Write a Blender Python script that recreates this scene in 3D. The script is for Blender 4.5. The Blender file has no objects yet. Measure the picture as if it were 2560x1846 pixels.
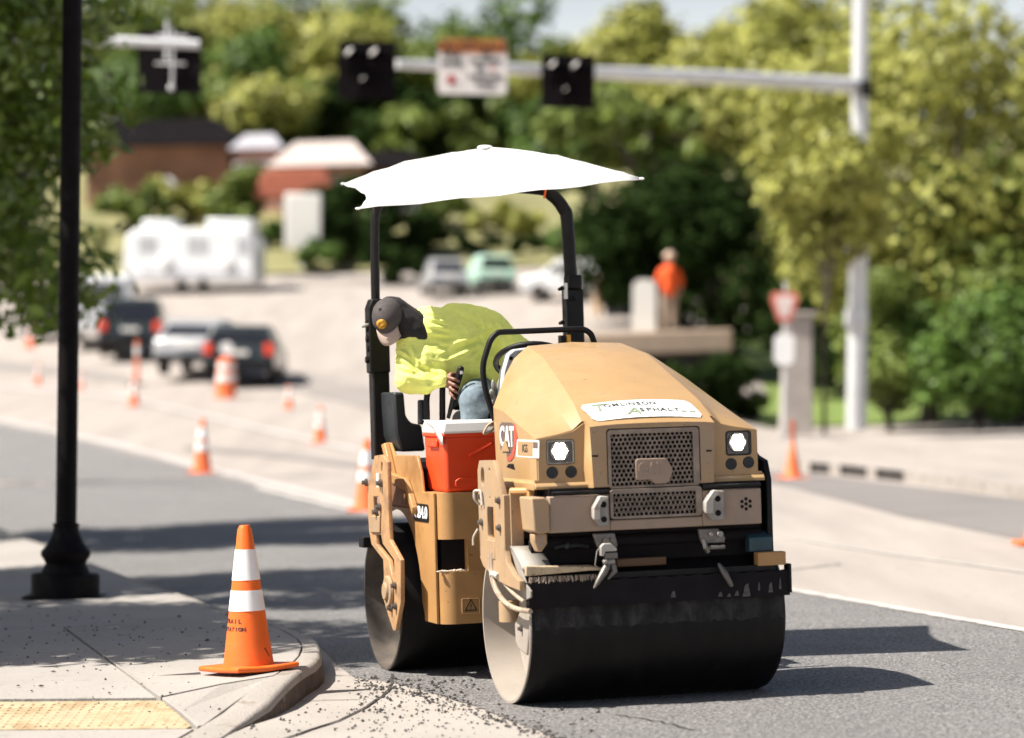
import bpy, bmesh, math, random
import numpy as np
from mathutils import Vector, Matrix
from math import radians as rad, sin, cos, pi
random.seed(7); RNG = np.random.default_rng(7)
S = bpy.context.scene; COL = S.collection

# ---------------------------------------------------------------- camera, light, exposure
f_, cx, cy, H, RHO = 7600., 1280., 923., 1.62, rad(1.7)
cam = bpy.data.cameras.new('camera'); cam.sensor_width = 36; cam.lens = f_ / 2560 * 36
cam.clip_start = .5; cam.clip_end = 2000
camo = bpy.data.objects.new('camera', cam); COL.objects.link(camo); S.camera = camo
CR = Vector((cos(RHO), 0, -sin(RHO))); CU = Vector((sin(RHO), 0, cos(RHO))); CF = Vector((0, 1, 0))
camo.matrix_world = Matrix(((CR.x, CU.x, -CF.x, 0), (CR.y, CU.y, -CF.y, 0), (CR.z, CU.z, -CF.z, H), (0, 0, 0, 1)))
cam.dof.use_dof = True; cam.dof.focus_distance = 15.6; cam.dof.aperture_fstop = cam.lens / 1000 / .078
SUN_EL, SUN_PSI = rad(55.3), rad(15)
W = bpy.data.worlds.new('World'); S.world = W; W.use_nodes = True
nt = W.node_tree; bg = nt.nodes['Background']
sky = nt.nodes.new('ShaderNodeTexSky'); sky.sky_type = 'NISHITA'; sky.sun_disc = False
sky.sun_elevation = SUN_EL; sky.air_density = 1.0; sky.dust_density = 3.0; sky.ozone_density = 1.0
sky.sun_rotation = math.atan2(-cos(SUN_PSI), -sin(SUN_PSI))
# summer haze: the sky pales evenly towards the horizon all round
tcw = nt.nodes.new('ShaderNodeTexCoord'); sx_ = nt.nodes.new('ShaderNodeSeparateXYZ'); mrw = nt.nodes.new('ShaderNodeMapRange'); mxw = nt.nodes.new('ShaderNodeMix'); mxw.data_type = 'RGBA'
nt.links.new(tcw.outputs['Generated'], sx_.inputs[0]); nt.links.new(sx_.outputs[2], mrw.inputs[0]); mrw.interpolation_type = 'SMOOTHSTEP'
mrw.inputs[1].default_value = .0; mrw.inputs[2].default_value = .20; mrw.inputs[3].default_value = .92; mrw.inputs[4].default_value = 0
nt.links.new(mrw.outputs[0], mxw.inputs[0]); nt.links.new(sky.outputs[0], mxw.inputs[6]); mxw.inputs[7].default_value = (15., 15.1, 15.3, 1)
nt.links.new(mxw.outputs[2], bg.inputs[0]); bg.inputs[1].default_value = .05
sd = bpy.data.lights.new('sun', 'SUN'); sd.energy = 5.0; sd.angle = rad(.53); sd.color = (1, .95, .87)
so = bpy.data.objects.new('sun', sd); COL.objects.link(so)
SD = Vector((-cos(SUN_PSI) * cos(SUN_EL), -sin(SUN_PSI) * cos(SUN_EL), sin(SUN_EL)))
so.rotation_euler = SD.to_track_quat('Z', 'Y').to_euler(); so.location = SD * 60
S.view_settings.view_transform = 'Standard'; S.view_settings.look = 'None'
S.view_settings.exposure = 1.08; S.view_settings.gamma = 1
try: S.view_settings.use_curve_mapping = False
except Exception: pass
S.cycles.max_bounces = 6; S.cycles.use_denoising = True

# ---------------------------------------------------------------- measuring helpers
C0 = Vector((0, 0, H))
def ray(px, py): return CF + CR * ((px - cx) / f_) + CU * ((cy - py) / f_)
def onz(px, py, z=0.): d = ray(px, py); return C0 + d * ((z - H) / d.z)
def aty(px, py, Y): d = ray(px, py); return C0 + d * (Y / d.y)
TH = rad(17); MO = Vector((.5580, 14.9104, 0))
MM = Matrix.Translation(MO) @ Matrix.Rotation(TH, 4, 'Z'); MI = MM.inverted()
def loc(px, py, a=None, b=None, c=None):
    o = MI @ C0; d = MI.to_3x3() @ ray(px, py)
    t = (a - o.x) / d.x if a is not None else ((b - o.y) / d.y if b is not None else (c - o.z) / d.z)
    return o + d * t
def pa(pts, a): return [(lambda v: (v.y, v.z))(loc(x, y, a=a)) for x, y in pts]
def pb(pts, b): return [(lambda v: (v.x, v.z))(loc(x, y, b=b)) for x, y in pts]
TILT = rad(2.4); UPM = Matrix.Rotation(TILT, 4, 'Y'); UPV = UPM @ Vector((0, 0, 1))
def sst(x, a, b): t = min(1, max(0, (x - a) / (b - a))); return t * t * (3 - 2 * t)
def interp(x, P):
    if x <= P[0][0]: return P[0][1]
    for (x0, y0), (x1, y1) in zip(P, P[1:]):
        if x <= x1: return y0 + (y1 - y0) * (x - x0) / (x1 - x0)
    return P[-1][1]
PL = [(48, 0), (60, .35), (78, 1.3), (91, 2.4), (118, 5.0), (128, 7), (140, 10.5), (170, 15), (260, 24)]
PR = [(66, 0), (90, .4), (118, 3), (140, 8), (170, 13), (260, 22)]
def gz(X, Y):
    if Y < 40: return 0.
    u = X / Y * f_; w = sst(u, 330, 560)
    return interp(Y, PL) * (1 - w) + interp(Y, PR) * w
def onG(px, py):
    d = ray(px, py); Y = 30.
    while Y < 400:
        p = C0 + d * Y
        if p.z < gz(p.x, Y): return Vector((p.x, Y, gz(p.x, Y)))
        Y += .25
    return p

# ---------------------------------------------------------------- materials
MATS = {}
def mat(name, col, rough=.6, metal=0, var=.12, vs=3., bump=0, bs=60., dirt=None, ds=2., dth=.55, spec=.5, coords='Object', trans=0, coat=0, stretch=None, rot=0, speck=None, emit=None):
    if name in MATS: return MATS[name]
    m = bpy.data.materials.new(name); m.use_nodes = True; MATS[name] = m
    n = m.node_tree.nodes; l = m.node_tree.links; p = n['Principled BSDF']
    tc = n.new('ShaderNodeTexCoord'); mp = n.new('ShaderNodeMapping'); l.new(tc.outputs[coords], mp.inputs[0])
    if stretch: mp.inputs['Scale'].default_value = stretch
    if rot: mp.inputs['Rotation'].default_value = (0, 0, rot)
    def noise(sc, det=4, r=.55):
        t = n.new('ShaderNodeTexNoise'); t.inputs['Scale'].default_value = sc; t.inputs['Detail'].default_value = det; t.inputs['Roughness'].default_value = r
        l.new(mp.outputs[0], t.inputs['Vector']); return t
    def mix(fac, a, b, bt='MIX'):
        x = n.new('ShaderNodeMix'); x.data_type = 'RGBA'; x.blend_type = bt
        for s, v in ((0, fac), (6, a), (7, b)):
            if hasattr(v, 'is_output') or isinstance(v, bpy.types.NodeSocket): l.new(v, x.inputs[s])
            else: x.inputs[s].default_value = v if s == 0 else (*v, 1)
        return x.outputs[2]
    def ramp(src, a, b):
        r = n.new('ShaderNodeMapRange'); r.inputs[1].default_value = a; r.inputs[2].default_value = b; l.new(src, r.inputs[0]); return r.outputs[0]
    t = noise(vs, 5); lo = tuple(c * (1 - var) for c in col); hi = tuple(min(1, c * (1 + var)) for c in col)
    c = mix(ramp(t.outputs[0], .3, .7), lo, hi)
    if speck:
        for (sc, th, scol, amt) in speck:
            q = noise(sc, 2, .7); r = ramp(q.outputs[0], th, th + .06)
            mu = n.new('ShaderNodeMath'); mu.operation = 'MULTIPLY'; l.new(r, mu.inputs[0]); mu.inputs[1].default_value = amt
            c = mix(mu.outputs[0], c, scol)
    if dirt:
        q = noise(ds, 8, .7); r = ramp(q.outputs[0], dth, dth + .12)
        mu = n.new('ShaderNodeMath'); mu.operation = 'MULTIPLY'; l.new(r, mu.inputs[0]); mu.inputs[1].default_value = .75
        c = mix(mu.outputs[0], c, dirt)
    l.new(c, p.inputs['Base Color'])
    rr = noise(vs * 2.3, 5); mr = n.new('ShaderNodeMapRange'); mr.inputs[1].default_value = .3; mr.inputs[2].default_value = .7
    mr.inputs[3].default_value = max(.03, rough - .1); mr.inputs[4].default_value = min(1, rough + .1); l.new(rr.outputs[0], mr.inputs[0]); l.new(mr.outputs[0], p.inputs['Roughness'])
    p.inputs['Metallic'].default_value = metal; p.inputs['Specular IOR Level'].default_value = spec
    if coat: p.inputs['Coat Weight'].default_value = coat
    if bump:
        b = noise(bs, 6, .65); bn = n.new('ShaderNodeBump'); bn.inputs['Strength'].default_value = bump; bn.inputs['Distance'].default_value = .02
        l.new(b.outputs[0], bn.inputs['Height']); l.new(bn.outputs[0], p.inputs['Normal'])
    if emit: p.inputs['Emission Color'].default_value = (*emit[:3], 1); p.inputs['Emission Strength'].default_value = emit[3]
    if trans:
        tr = n.new('ShaderNodeBsdfTranslucent'); l.new(c, tr.inputs[0]); mx = n.new('ShaderNodeMixShader'); mx.inputs[0].default_value = trans
        l.new(p.outputs[0], mx.inputs[1]); l.new(tr.outputs[0], mx.inputs[2]); l.new(mx.outputs[0], n['Material Output'].inputs[0])
    return m
TAN = mat('machine_yellow_paint', (.36, .222, .098), .48, var=.06, vs=4, bump=.03, bs=90, dirt=(.36, .23, .12), ds=3.2, dth=.58, coat=.22, speck=[(55, .68, (.14, .085, .05), .8), (9, .66, (.30, .20, .12), .5), (140, .70, (.08, .05, .04), .8)])
TAN2 = mat('dusty_yellow_paint', (.34, .225, .125), .62, var=.1, vs=5, bump=.05, dirt=(.30, .22, .15), ds=4, dth=.5, speck=[(60, .66, (.12, .08, .05), .8)])
ORG = mat('frame_amber_paint', (.385, .205, .072), .5, var=.1, vs=3, bump=.04, dirt=(.26, .12, .04), ds=4, dth=.55, speck=[(48, .68, (.08, .04, .02), .8)])
GRY = mat('bumper_dusty_paint', (.30, .215, .155), .6, var=.12, vs=5, bump=.05, dirt=(.26, .19, .14), ds=5, dth=.5, speck=[(70, .68, (.1, .07, .05), .6)])
BLK = mat('black_steel', (.006, .005, .0055), .5, var=.2, vs=8, bump=.04, spec=.25)
BLKD = mat('black_void_paint', (.008, .006, .007), .8, var=.2, spec=.2)
PLA = mat('charcoal_plastic', (.018, .021, .024), .5, var=.1, vs=8, bump=.05, bs=200, spec=.35)
DRUM = mat('drum_wet_steel', (.0035, .003, .003), .5, metal=.0, var=.5, vs=3, bump=.05, bs=22, stretch=(2.5, 1, 1), dirt=(.02, .017, .015), ds=6, dth=.6, spec=.22)
PLATE = mat('drum_end_paint', (.31, .27, .23), .55, var=.12, vs=5, bump=.03, dirt=(.28, .23, .18), ds=5, dth=.6, speck=[(70, .7, (.1, .09, .08), .7)])
PLATED = mat('drum_end_dark_paint', (.11, .09, .072), .6, var=.4, vs=6, bump=.04, dirt=(.06, .05, .045), ds=4, dth=.45)  # darker, more mottled copy of the end paint for the rear drum
STL = mat('dull_steel', (.15, .135, .12), .45, metal=.6, var=.2, vs=20, bump=.05, dirt=(.12, .10, .09), ds=12, dth=.5)
GST = mat('grey_guard_steel', (.25, .23, .205), .5, var=.15, vs=12, bump=.05, dirt=(.2, .17, .13), ds=9, dth=.55)
WHT = mat('white_plastic', (.80, .77, .72), .45, var=.04, vs=4, bump=.02)
RED = mat('orange_red_cooler_plastic', (.78, .060, .010), .45, var=.06, vs=4, bump=.03, bs=40)
CONE = mat('cone_orange_vinyl', (.80, .13, .012), .45, var=.08, vs=8, bump=.05, bs=50, dirt=(.5, .12, .04), ds=9, dth=.6)
CONE_F = mat('cone_faded_orange', (.78, .17, .05), .6, var=.1)
REFL = mat('reflective_white_band', (.80, .79, .78), .35, var=.04, vs=12)
CANV = mat('white_canopy_fabric', (.86, .86, .84), .75, var=.04, vs=5, bump=.15, bs=9, trans=.42, dirt=(.62, .61, .58), ds=2.2, dth=.62)
SHIRT = mat('hi_vis_shirt_fabric', (.80, .84, .20), .85, var=.04, vs=8, bump=.7, bs=11, stretch=(1, 1, 2.2))
JEAN = mat('denim', (.13, .17, .20), .85, var=.25, vs=30, bump=.2, bs=120)
SKIN = mat('brown_skin', (.20, .085, .05), .5, var=.15, vs=20, bump=.05)
CAPM = mat('cap_grey_fabric', (.055, .045, .043), .8, var=.15, vs=20, bump=.15, bs=150)
HAIR = mat('black_balaclava_fabric', (.012, .009, .009), .8, var=.3)
HOOKM = mat('worn_lit_pale_steel', (.40, .365, .32), .5, var=.15, vs=15, bump=.03, dirt=(.2, .16, .12), ds=12, dth=.55)
YEL = mat('yellow_patch', (.75, .36, .01), .6)
INK = mat('black_ink', (.02, .02, .02), .6, var=0)
REDI = mat('red_ink', (.35, .003, .004), .6, var=0)
SIGNO = mat('amber_sign_sheet', (.55, .16, .01), .5, var=.05)
SIGNW = mat('white_sign_sheet', (.72, .67, .63), .5, var=.04)
GALV = mat('galvanised_steel', (.60, .60, .60), .4, metal=.25, var=.08, vs=2, bump=.02)
LAMPB = mat('lamp_post_black_paint', (.004, .0025, .003), .6, var=.15, vs=6, bump=.05, spec=.12)
SIGB = mat('signal_black_paint', (.006, .004, .005), .8, var=.1, spec=.1)
GLOW = mat('headlight_led', (1, 1, .95), .3, emit=(1.0, 1.0, .92, 14))
LENS = mat('headlight_housing', (.02, .022, .022), .2, var=.1, coat=.6)
GLASSD = mat('dark_lens', (.012, .012, .014), .15, var=.1, coat=.8)

# ---------------------------------------------------------------- mesh helpers
class MB:
    def __init__(s): s.v = []; s.f = []; s.uvz = None
    def add(s, vs, fs):
        o = len(s.v); s.v += [tuple(v) for v in vs]; s.f += [tuple(i + o for i in q) for q in fs]; return s
    def box(s, x0, x1, y0, y1, z0, z1, m=None):
        v = [Vector((x, y, z)) for z in (z0, z1) for x, y in ((x0, y0), (x1, y0), (x1, y1), (x0, y1))]
        if m: v = [m @ p for p in v]
        return s.add(v, [(3, 2, 1, 0), (4, 5, 6, 7), (0, 1, 5, 4), (1, 2, 6, 5), (2, 3, 7, 6), (3, 0, 4, 7)])
    def cyl(s, p0, p1, r0, r1=None, n=16, caps=True):
        r1 = r0 if r1 is None else r1; p0, p1 = Vector(p0), Vector(p1); q = (p1 - p0).to_track_quat('Z', 'Y')
        vs = []
        for p, r in ((p0, r0), (p1, r1)):
            for i in range(n): a = 2 * pi * i / n; vs.append(p + q @ Vector((r * cos(a), r * sin(a), 0)))
        fs = [(i, (i + 1) % n, n + (i + 1) % n, n + i) for i in range(n)]
        if caps: fs += [tuple(reversed(range(n))), tuple(range(n, 2 * n))]
        return s.add(vs, fs)
    def tube(s, pts, r, n=10, closed=False):
        pts = [Vector(p) for p in pts]; N = len(pts); rr = r if isinstance(r, (list, tuple)) else [r] * N
        vs = []; u = None
        for i, p in enumerate(pts):
            t = (pts[min(i + 1, N - 1)] - pts[max(i - 1, 0)]).normalized()
            if u is None: u = t.orthogonal().normalized()
            u = (u - t * u.dot(t)).normalized(); w = t.cross(u)
            for k in range(n): a = 2 * pi * k / n; vs.append(p + (u * cos(a) + w * sin(a)) * rr[i])
        fs = [(i * n + k, i * n + (k + 1) % n, (i + 1) * n + (k + 1) % n, (i + 1) * n + k) for i in range(N - 1) for k in range(n)]
        fs += [tuple(reversed(range(n))), tuple(range((N - 1) * n, N * n))]
        return s.add(vs, fs)
    def lathe(s, prof, n=24, m=None, sq=None):
        vs = []
        for r, z in prof:
            for k in range(n):
                a = 2 * pi * k / n; p = Vector((r * cos(a), r * sin(a), z)); vs.append(m @ p if m else p)
        fs = [(i * n + k, i * n + (k + 1) % n, (i + 1) * n + (k + 1) % n, (i + 1) * n + k) for i in range(len(prof) - 1) for k in range(n)]
        fs += [tuple(reversed(range(n))), tuple(range((len(prof) - 1) * n, len(prof) * n))]
        return s.add(vs, fs)
    def prism(s, poly, d0, d1, plane='XZ'):
        # poly of 2D points; plane XZ: extruded along Y; YZ: along X; XY: along Z
        n = len(poly)
        def P(q, d): return {'XZ': (q[0], d, q[1]), 'YZ': (d, q[0], q[1]), 'XY': (q[0], q[1], d)}[plane]
        vs = [P(q, d0) for q in poly] + [P(q, d1) for q in poly]
        return s.add(vs, [tuple(range(n)), tuple(reversed(range(n, 2 * n)))] + [(i, i + n, (i + 1) % n + n, (i + 1) % n) for i in range(n)])
    def ell(s, c, r, n=16, m=12, q=None):
        c = Vector(c); vs = []; fs = []
        for j in range(1, m):
            ph = pi * j / m
            for i in range(n):
                a = 2 * pi * i / n; p = Vector((r[0] * sin(ph) * cos(a), r[1] * sin(ph) * sin(a), r[2] * cos(ph))); vs.append(c + (q @ p if q else p))
        p = Vector((0, 0, r[2])); p = q @ p if q else p; vs += [c + p, c - p]; T = len(vs) - 2
        fs = [(j * n + i, (j + 1) * n + i, (j + 1) * n + (i + 1) % n, j * n + (i + 1) % n) for j in range(m - 2) for i in range(n)]
        fs += [(T, i, (i + 1) % n) for i in range(n)] + [(T + 1, (m - 2) * n + (i + 1) % n, (m - 2) * n + i) for i in range(n)]
        return s.add(vs, fs)
    def cap(s, p0, p1, r0, r1):
        p0, p1 = Vector(p0), Vector(p1); s.cyl(p0, p1, r0, r1, 14); s.ell(p0, (r0,) * 3, 14, 8); return s.ell(p1, (r1,) * 3, 14, 8)
    def mesh(s, name, m, smooth=True):
        me = bpy.data.meshes.new(name); me.from_pydata(s.v, [], s.f)
        bm = bmesh.new(); bm.from_mesh(me); bmesh.ops.recalc_face_normals(bm, faces=bm.faces); bm.to_mesh(me); bm.free()
        me.materials.append(m)
        if smooth:
            me.polygons.foreach_set('use_smooth', [True] * len(me.polygons)); me.set_sharp_from_angle(angle=rad(38))
        return me
    def build(s, name, m, parent=None, smooth=True, bevel=0, seg=2, ang=30, **kw):
        o = link(name, s.mesh(name, m, smooth), parent)
        if bevel:
            b = o.modifiers.new('bevel', 'BEVEL'); b.width = bevel; b.segments = seg; b.limit_method = 'ANGLE'; b.angle_limit = rad(ang); b.harden_normals = False
        for k, v in kw.items(): o[k] = v
        return o
def link(name, me, parent=None):
    o = bpy.data.objects.new(name, me); COL.objects.link(o)
    if parent: o.parent = parent
    return o
def thing(name, label, cat, loc=(0, 0, 0), rz=0, group=None, upright=False):
    o = bpy.data.objects.new(name, None); COL.objects.link(o); o.location = loc; o.empty_display_size = .2
    o.rotation_euler = ((UPM @ Matrix.Rotation(rz, 4, 'Z')).to_euler() if upright else (0, 0, rz))
    o['label'] = label; o['category'] = cat
    if group: o['group'] = group
    return o
def tag(o, label, cat, group=None):
    o['label'] = label; o['category'] = cat
    if group: o['group'] = group
    return o
def dup(root, loc, rz=0, label=None, upright=True):
    r = root.copy(); COL.objects.link(r); r.location = loc
    r.rotation_euler = ((UPM @ Matrix.Rotation(rz, 4, 'Z')).to_euler() if upright else (0, 0, rz))
    if label: r['label'] = label
    def rec(a, b):
        for ch in list(a.children):
            c = ch.copy(); COL.objects.link(c); c.parent = b; rec(ch, c)
    rec(root, r); return r
def plate(name, outer, holes, d0, d1, plane, m, parent, bevel=.003, **kw):
    cu = bpy.data.curves.new(name, 'CURVE'); cu.dimensions = '2D'; cu.fill_mode = 'BOTH'; cu.extrude = abs(d1 - d0) / 2
    for ring in [outer] + holes:
        sp = cu.splines.new('POLY'); sp.points.add(len(ring) - 1); sp.use_cyclic_u = True
        for q, p in zip(sp.points, ring): q.co = (p[0], p[1], 0, 1)
    t = bpy.data.objects.new('t', cu); COL.objects.link(t); dg = bpy.context.evaluated_depsgraph_get(); me = bpy.data.meshes.new_from_object(t.evaluated_get(dg))
    bpy.data.objects.remove(t); bpy.data.curves.remove(cu)
    mid = (d0 + d1) / 2
    for v in me.vertices:
        x, y, z = v.co; v.co = {'XZ': (x, mid + z, y), 'YZ': (mid + z, x, y), 'XY': (x, y, mid + z)}[plane]
    bm = bmesh.new(); bm.from_mesh(me); bmesh.ops.remove_doubles(bm, verts=bm.verts, dist=1e-5); bmesh.ops.recalc_face_normals(bm, faces=bm.faces); bm.to_mesh(me); bm.free()
    me.materials.clear(); me.materials.append(m); me.name = name
    o = link(name, me, parent)
    if bevel:
        b = o.modifiers.new('bevel', 'BEVEL'); b.width = bevel; b.segments = 2; b.limit_method = 'ANGLE'; b.angle_limit = rad(50)
    for k, v in kw.items(): o[k] = v
    return o
def rrect(x0, x1, y0, y1, r, n=4):
    o = []
    for (x, y, a0) in ((x1 - r, y1 - r, 0), (x0 + r, y1 - r, 90), (x0 + r, y0 + r, 180), (x1 - r, y0 + r, 270)):
        for i in range(n + 1): a = rad(a0 + 90 * i / n); o.append((x + r * cos(a), y + r * sin(a)))
    return o
def circ(x, y, r, n=12): return [(x + r * cos(2 * pi * i / n), y + r * sin(2 * pi * i / n)) for i in range(n)]
def text(name, body, size, m, parent, M4, ext=.0015, align='CENTER', bold=0, sx=1, shear=0, **kw):
    cu = bpy.data.curves.new(name, 'FONT'); cu.body = body; cu.size = size; cu.extrude = ext; cu.align_x = align; cu.align_y = 'CENTER'; cu.offset = bold; cu.shear = shear; cu.resolution_u = 3
    t = bpy.data.objects.new('t', cu); COL.objects.link(t); dg = bpy.context.evaluated_depsgraph_get(); me = bpy.data.meshes.new_from_object(t.evaluated_get(dg))
    bpy.data.objects.remove(t); bpy.data.curves.remove(cu)
    me.transform(M4 @ Matrix.Diagonal((sx, 1, 1, 1))); me.materials.clear(); me.materials.append(m)
    o = link(name, me, parent)
    for k, v in kw.items(): o[k] = v
    return o
def frame(o, x, y):  # text frame: origin, x axis, y axis
    x = Vector(x).normalized(); y = Vector(y); y = (y - x * y.dot(x)).normalized(); z = x.cross(y); o = Vector(o)
    return Matrix(((x.x, y.x, z.x, o.x), (x.y, y.y, z.y, o.y), (x.z, y.z, z.z, o.z), (0, 0, 0, 1)))
def bez(P, n=8):
    # catmull-rom through P
    P = [Vector(p) for p in P]; Q = [P[0] * 2 - P[1]] + P + [P[-1] * 2 - P[-2]]; out = []
    for i in range(1, len(Q) - 2):
        for k in range(n):
            t = k / n; a, b, c, d = Q[i - 1], Q[i], Q[i + 1], Q[i + 2]
            out.append(.5 * ((2 * b) + (c - a) * t + (2 * a - 5 * b + 4 * c - d) * t * t + (3 * b - 3 * c + d - a) * t ** 3))
    return out + [P[-1]]
def arcpath(P, r=.05, n=5):
    # polyline with rounded corners
    P = [Vector(p) for p in P]; out = [P[0]]
    for a, b, c in zip(P, P[1:], P[2:]):
        u = (a - b); v = (c - b); rr = min(r, u.length * .45, v.length * .45); p = b + u.normalized() * rr; q = b + v.normalized() * rr
        for k in range(n + 1): t = k / n; out.append(p * (1 - t) ** 2 + b * 2 * t * (1 - t) + q * t * t)
    return out + [P[-1]]
# ---------------------------------------------------------------- setting: ground, road, sidewalk
MILL = mat('light_road_surface', (.30, .264, .236), .8, var=.13, vs=.9, bump=.25, bs=25, rot=rad(-17), stretch=(1.6, .16, 1), dirt=(.26, .23, .20), ds=.55, dth=.56, speck=[(16, .62, (.22, .19, .165), .45), (60, .66, (.44, .41, .37), .5)])
ASPH = mat('new_asphalt', (.205, .194, .186), .7, var=.12, vs=1.1, bump=1.0, bs=60, speck=[(50, .49, (.050, .050, .053), .85), (62, .56, (.44, .42, .40), .75)], dirt=(.16, .152, .147), ds=.9, dth=.55, spec=.5)
ASPH2 = mat('worn_asphalt', (.17, .155, .145), .75, var=.12, vs=.5, bump=.2, speck=[(30, .62, (.08, .07, .07), .6)])
SLAB = mat('sidewalk_concrete', (.30, .275, .25), .8, var=.10, vs=.9, bump=.35, bs=40, speck=[(28, .66, (.14, .12, .10), .6), (90, .68, (.06, .05, .045), .7), (8, .63, (.22, .2, .18), .5)], dirt=(.22, .2, .18), ds=2.0, dth=.6)
CURBM = mat('curb_concrete', (.30, .27, .24), .8, var=.10, vs=1.2, bump=.4, bs=35, dirt=(.15, .11, .08), ds=4, dth=.54, speck=[(40, .66, (.1, .08, .07), .7)])
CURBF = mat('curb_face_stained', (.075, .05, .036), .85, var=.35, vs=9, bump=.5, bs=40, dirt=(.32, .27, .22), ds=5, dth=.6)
APRON = mat('gutter_concrete', (.31, .28, .25), .8, var=.10, vs=1.5, bump=.45, bs=45, dirt=(.27, .23, .19), ds=3, dth=.56, speck=[(38, .65, (.10, .08, .07), .65), (120, .68, (.04, .035, .03), .7)])
JOINT = mat('dark_joint', (.035, .03, .027), .9, var=.3)
TACT = mat('tactile_paving_yellow', (.40, .32, .20), .8, var=.18, vs=4, bump=.3, dirt=(.24, .15, .07), ds=4, dth=.47)
LINEM = mat('pale_dust_line', (.42, .39, .36), .8, var=.15, vs=5)
DRYG = mat('dry_grass_ground', (.19, .18, .075), .9, var=.3, vs=.25, bump=.3, bs=8)
GRN = mat('green_grass_ground', (.12, .17, .03), .9, var=.35, vs=1.5, bump=.4, bs=20)

def grid_sheet(name, xs, ys, zf, m, kind='structure'):
    vs = [(x, y, zf(x, y)) for y in ys for x in xs]; n = len(xs)
    fs = [(j * n + i, j * n + i + 1, (j + 1) * n + i + 1, (j + 1) * n + i) for j in range(len(ys) - 1) for i in range(n - 1)]
    b = MB(); b.add(vs, fs); o = b.build(name, m); o['kind'] = kind; return o
ys = list(np.arange(-30, 44, 6.)) + list(np.arange(44, 130, 2.)) + list(np.arange(130, 320, 6.)) + [360, 420, 520, 700]
xs = [-260, -180, -120, -80, -60] + list(np.arange(-48, 48.1, 2.)) + [60, 80, 120, 180, 260]
grid_sheet('road', xs, ys, gz, MILL)
# dry hillside over the far part of the terrain
def hill_strip(name, m, x0f, x1f, y0, y1, nx=14, ny=20, dz=.03):
    vs = []
    for j in range(ny + 1):
        Y = y0 + (y1 - y0) * j / ny
        for i in range(nx + 1):
            X = x0f(Y) + (x1f(Y) - x0f(Y)) * i / nx; vs.append((X, Y, gz(X, Y) + dz))
    fs = [(j * (nx + 1) + i, j * (nx + 1) + i + 1, (j + 1) * (nx + 1) + i + 1, (j + 1) * (nx + 1) + i) for j in range(ny) for i in range(nx)]
    b = MB(); b.add(vs, fs); o = b.build(name, m); o['kind'] = 'structure'; return o
hill_strip('hillside', DRYG, lambda Y: -90, lambda Y: 110, 121, 600, 60, 80, .12)
hill_strip('lawn', GRN, lambda Y: Y * .062, lambda Y: Y * .40, 70, 121, 24, 26, .05)

def flat(name, pts, z, m, **kw):
    b = MB(); b.add([(p[0], p[1], z) for p in pts], [tuple(range(len(pts)))]); o = b.build(name, m, smooth=False); o['kind'] = 'structure'; return o
def zp(pts, z=0): return [onz(x, y, z) for x, y in pts]
random.seed(3)
def jag(P, amp, n=14):
    out = []
    for a, b in zip(P, P[1:]):
        a, b = Vector(a[:2]), Vector(b[:2])
        for k in range(n): out.append(a.lerp(b, k / n) + Vector((random.uniform(-amp, amp), random.uniform(-amp, amp))))
    return out + [Vector(P[-1][:2])]
far_edge = zp([(3400, 1731), (2560, 1578), (2250, 1524), (1965, 1475), (1400, 1366), (900, 1280), (680, 1228), (460, 1172), (300, 1130), (120, 1090), (-200, 1042)])
near_edge = zp([(-600, 1190), (-60, 1300), (308, 1452), (470, 1500), (664, 1566), (800, 1618), (850, 1668), (880, 1696), (960, 1706), (1100, 1740), (1200, 1772), (1290, 1808), (1400, 1850), (1600, 1930), (2100, 2080), (3600, 2500)])
cut = lambda P, a: P
pts = [Vector(p[:2]) for p in far_edge] + jag(near_edge[:7], .0, 1) + jag(near_edge[7:13], .018, 16) + [Vector(p[:2]) for p in near_edge[13:]]
flat('asphalt_strip', pts, .004, ASPH)
# thin pale line of dust and old paint along the far seam of the new asphalt
def ribbon(name, P, w, z, m, jit=0):
    P = [Vector(p[:2]) for p in P]; L = []; Rr = []
    for i, p in enumerate(P):
        t = (P[min(i + 1, len(P) - 1)] - P[max(i - 1, 0)]).normalized(); nrm = Vector((-t.y, t.x)); ww = w[i] if isinstance(w, list) else w
        L.append(p + nrm * ww / 2); Rr.append(p - nrm * ww / 2)
    n = len(P); b = MB(); b.add([(q.x, q.y, z) for q in L + Rr], [(i, i + 1, n + i + 1, n + i) for i in range(n - 1)]); o = b.build(name, m, smooth=False); o['kind'] = 'structure'; return o
ribbon('seam_line', jag(far_edge[:6], .012, 22), .10, .009, LINEM)
ribbon('seam_line', jag(far_edge[5:], .02, 10), .16, .009, LINEM)
# the far lane of older asphalt beside the opposite curb
flat('far_lane', zp([(1760, 1165), (1990, 1182), (2250, 1212), (2560, 1250), (3000, 1310), (3200, 1420), (2560, 1352), (2250, 1290), (1990, 1222), (1760, 1180)]), .005, ASPH2)
ribbon('road_crack', jag(zp([(1960, 1428), (2020, 1422), (2100, 1412)]), .02, 6), [.03] * 13, .009, JOINT)
ribbon('road_line', zp([(1960, 1345), (2250, 1390), (2560, 1432), (2900, 1474)]), .05, .007, LINEM)
def drape(name, top, bot, m, dz, rows=10, cols=40):
    T_ = [onG(x, interp(x, top)) for x in np.linspace(top[0][0], top[-1][0], cols)]; B_ = [onG(x, interp(x, bot)) for x in np.linspace(bot[0][0], bot[-1][0], cols)]
    vs = []
    for j in range(rows + 1):
        for a, b_ in zip(T_, B_):
            p = a.lerp(b_, j / rows); vs.append((p.x, p.y, gz(p.x, p.y) + dz))
    b = MB(); b.add(vs, [(j * cols + i, j * cols + i + 1, (j + 1) * cols + i + 1, (j + 1) * cols + i) for j in range(rows) for i in range(cols - 1)]); o = b.build(name, m); o['kind'] = 'structure'; return o
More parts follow.
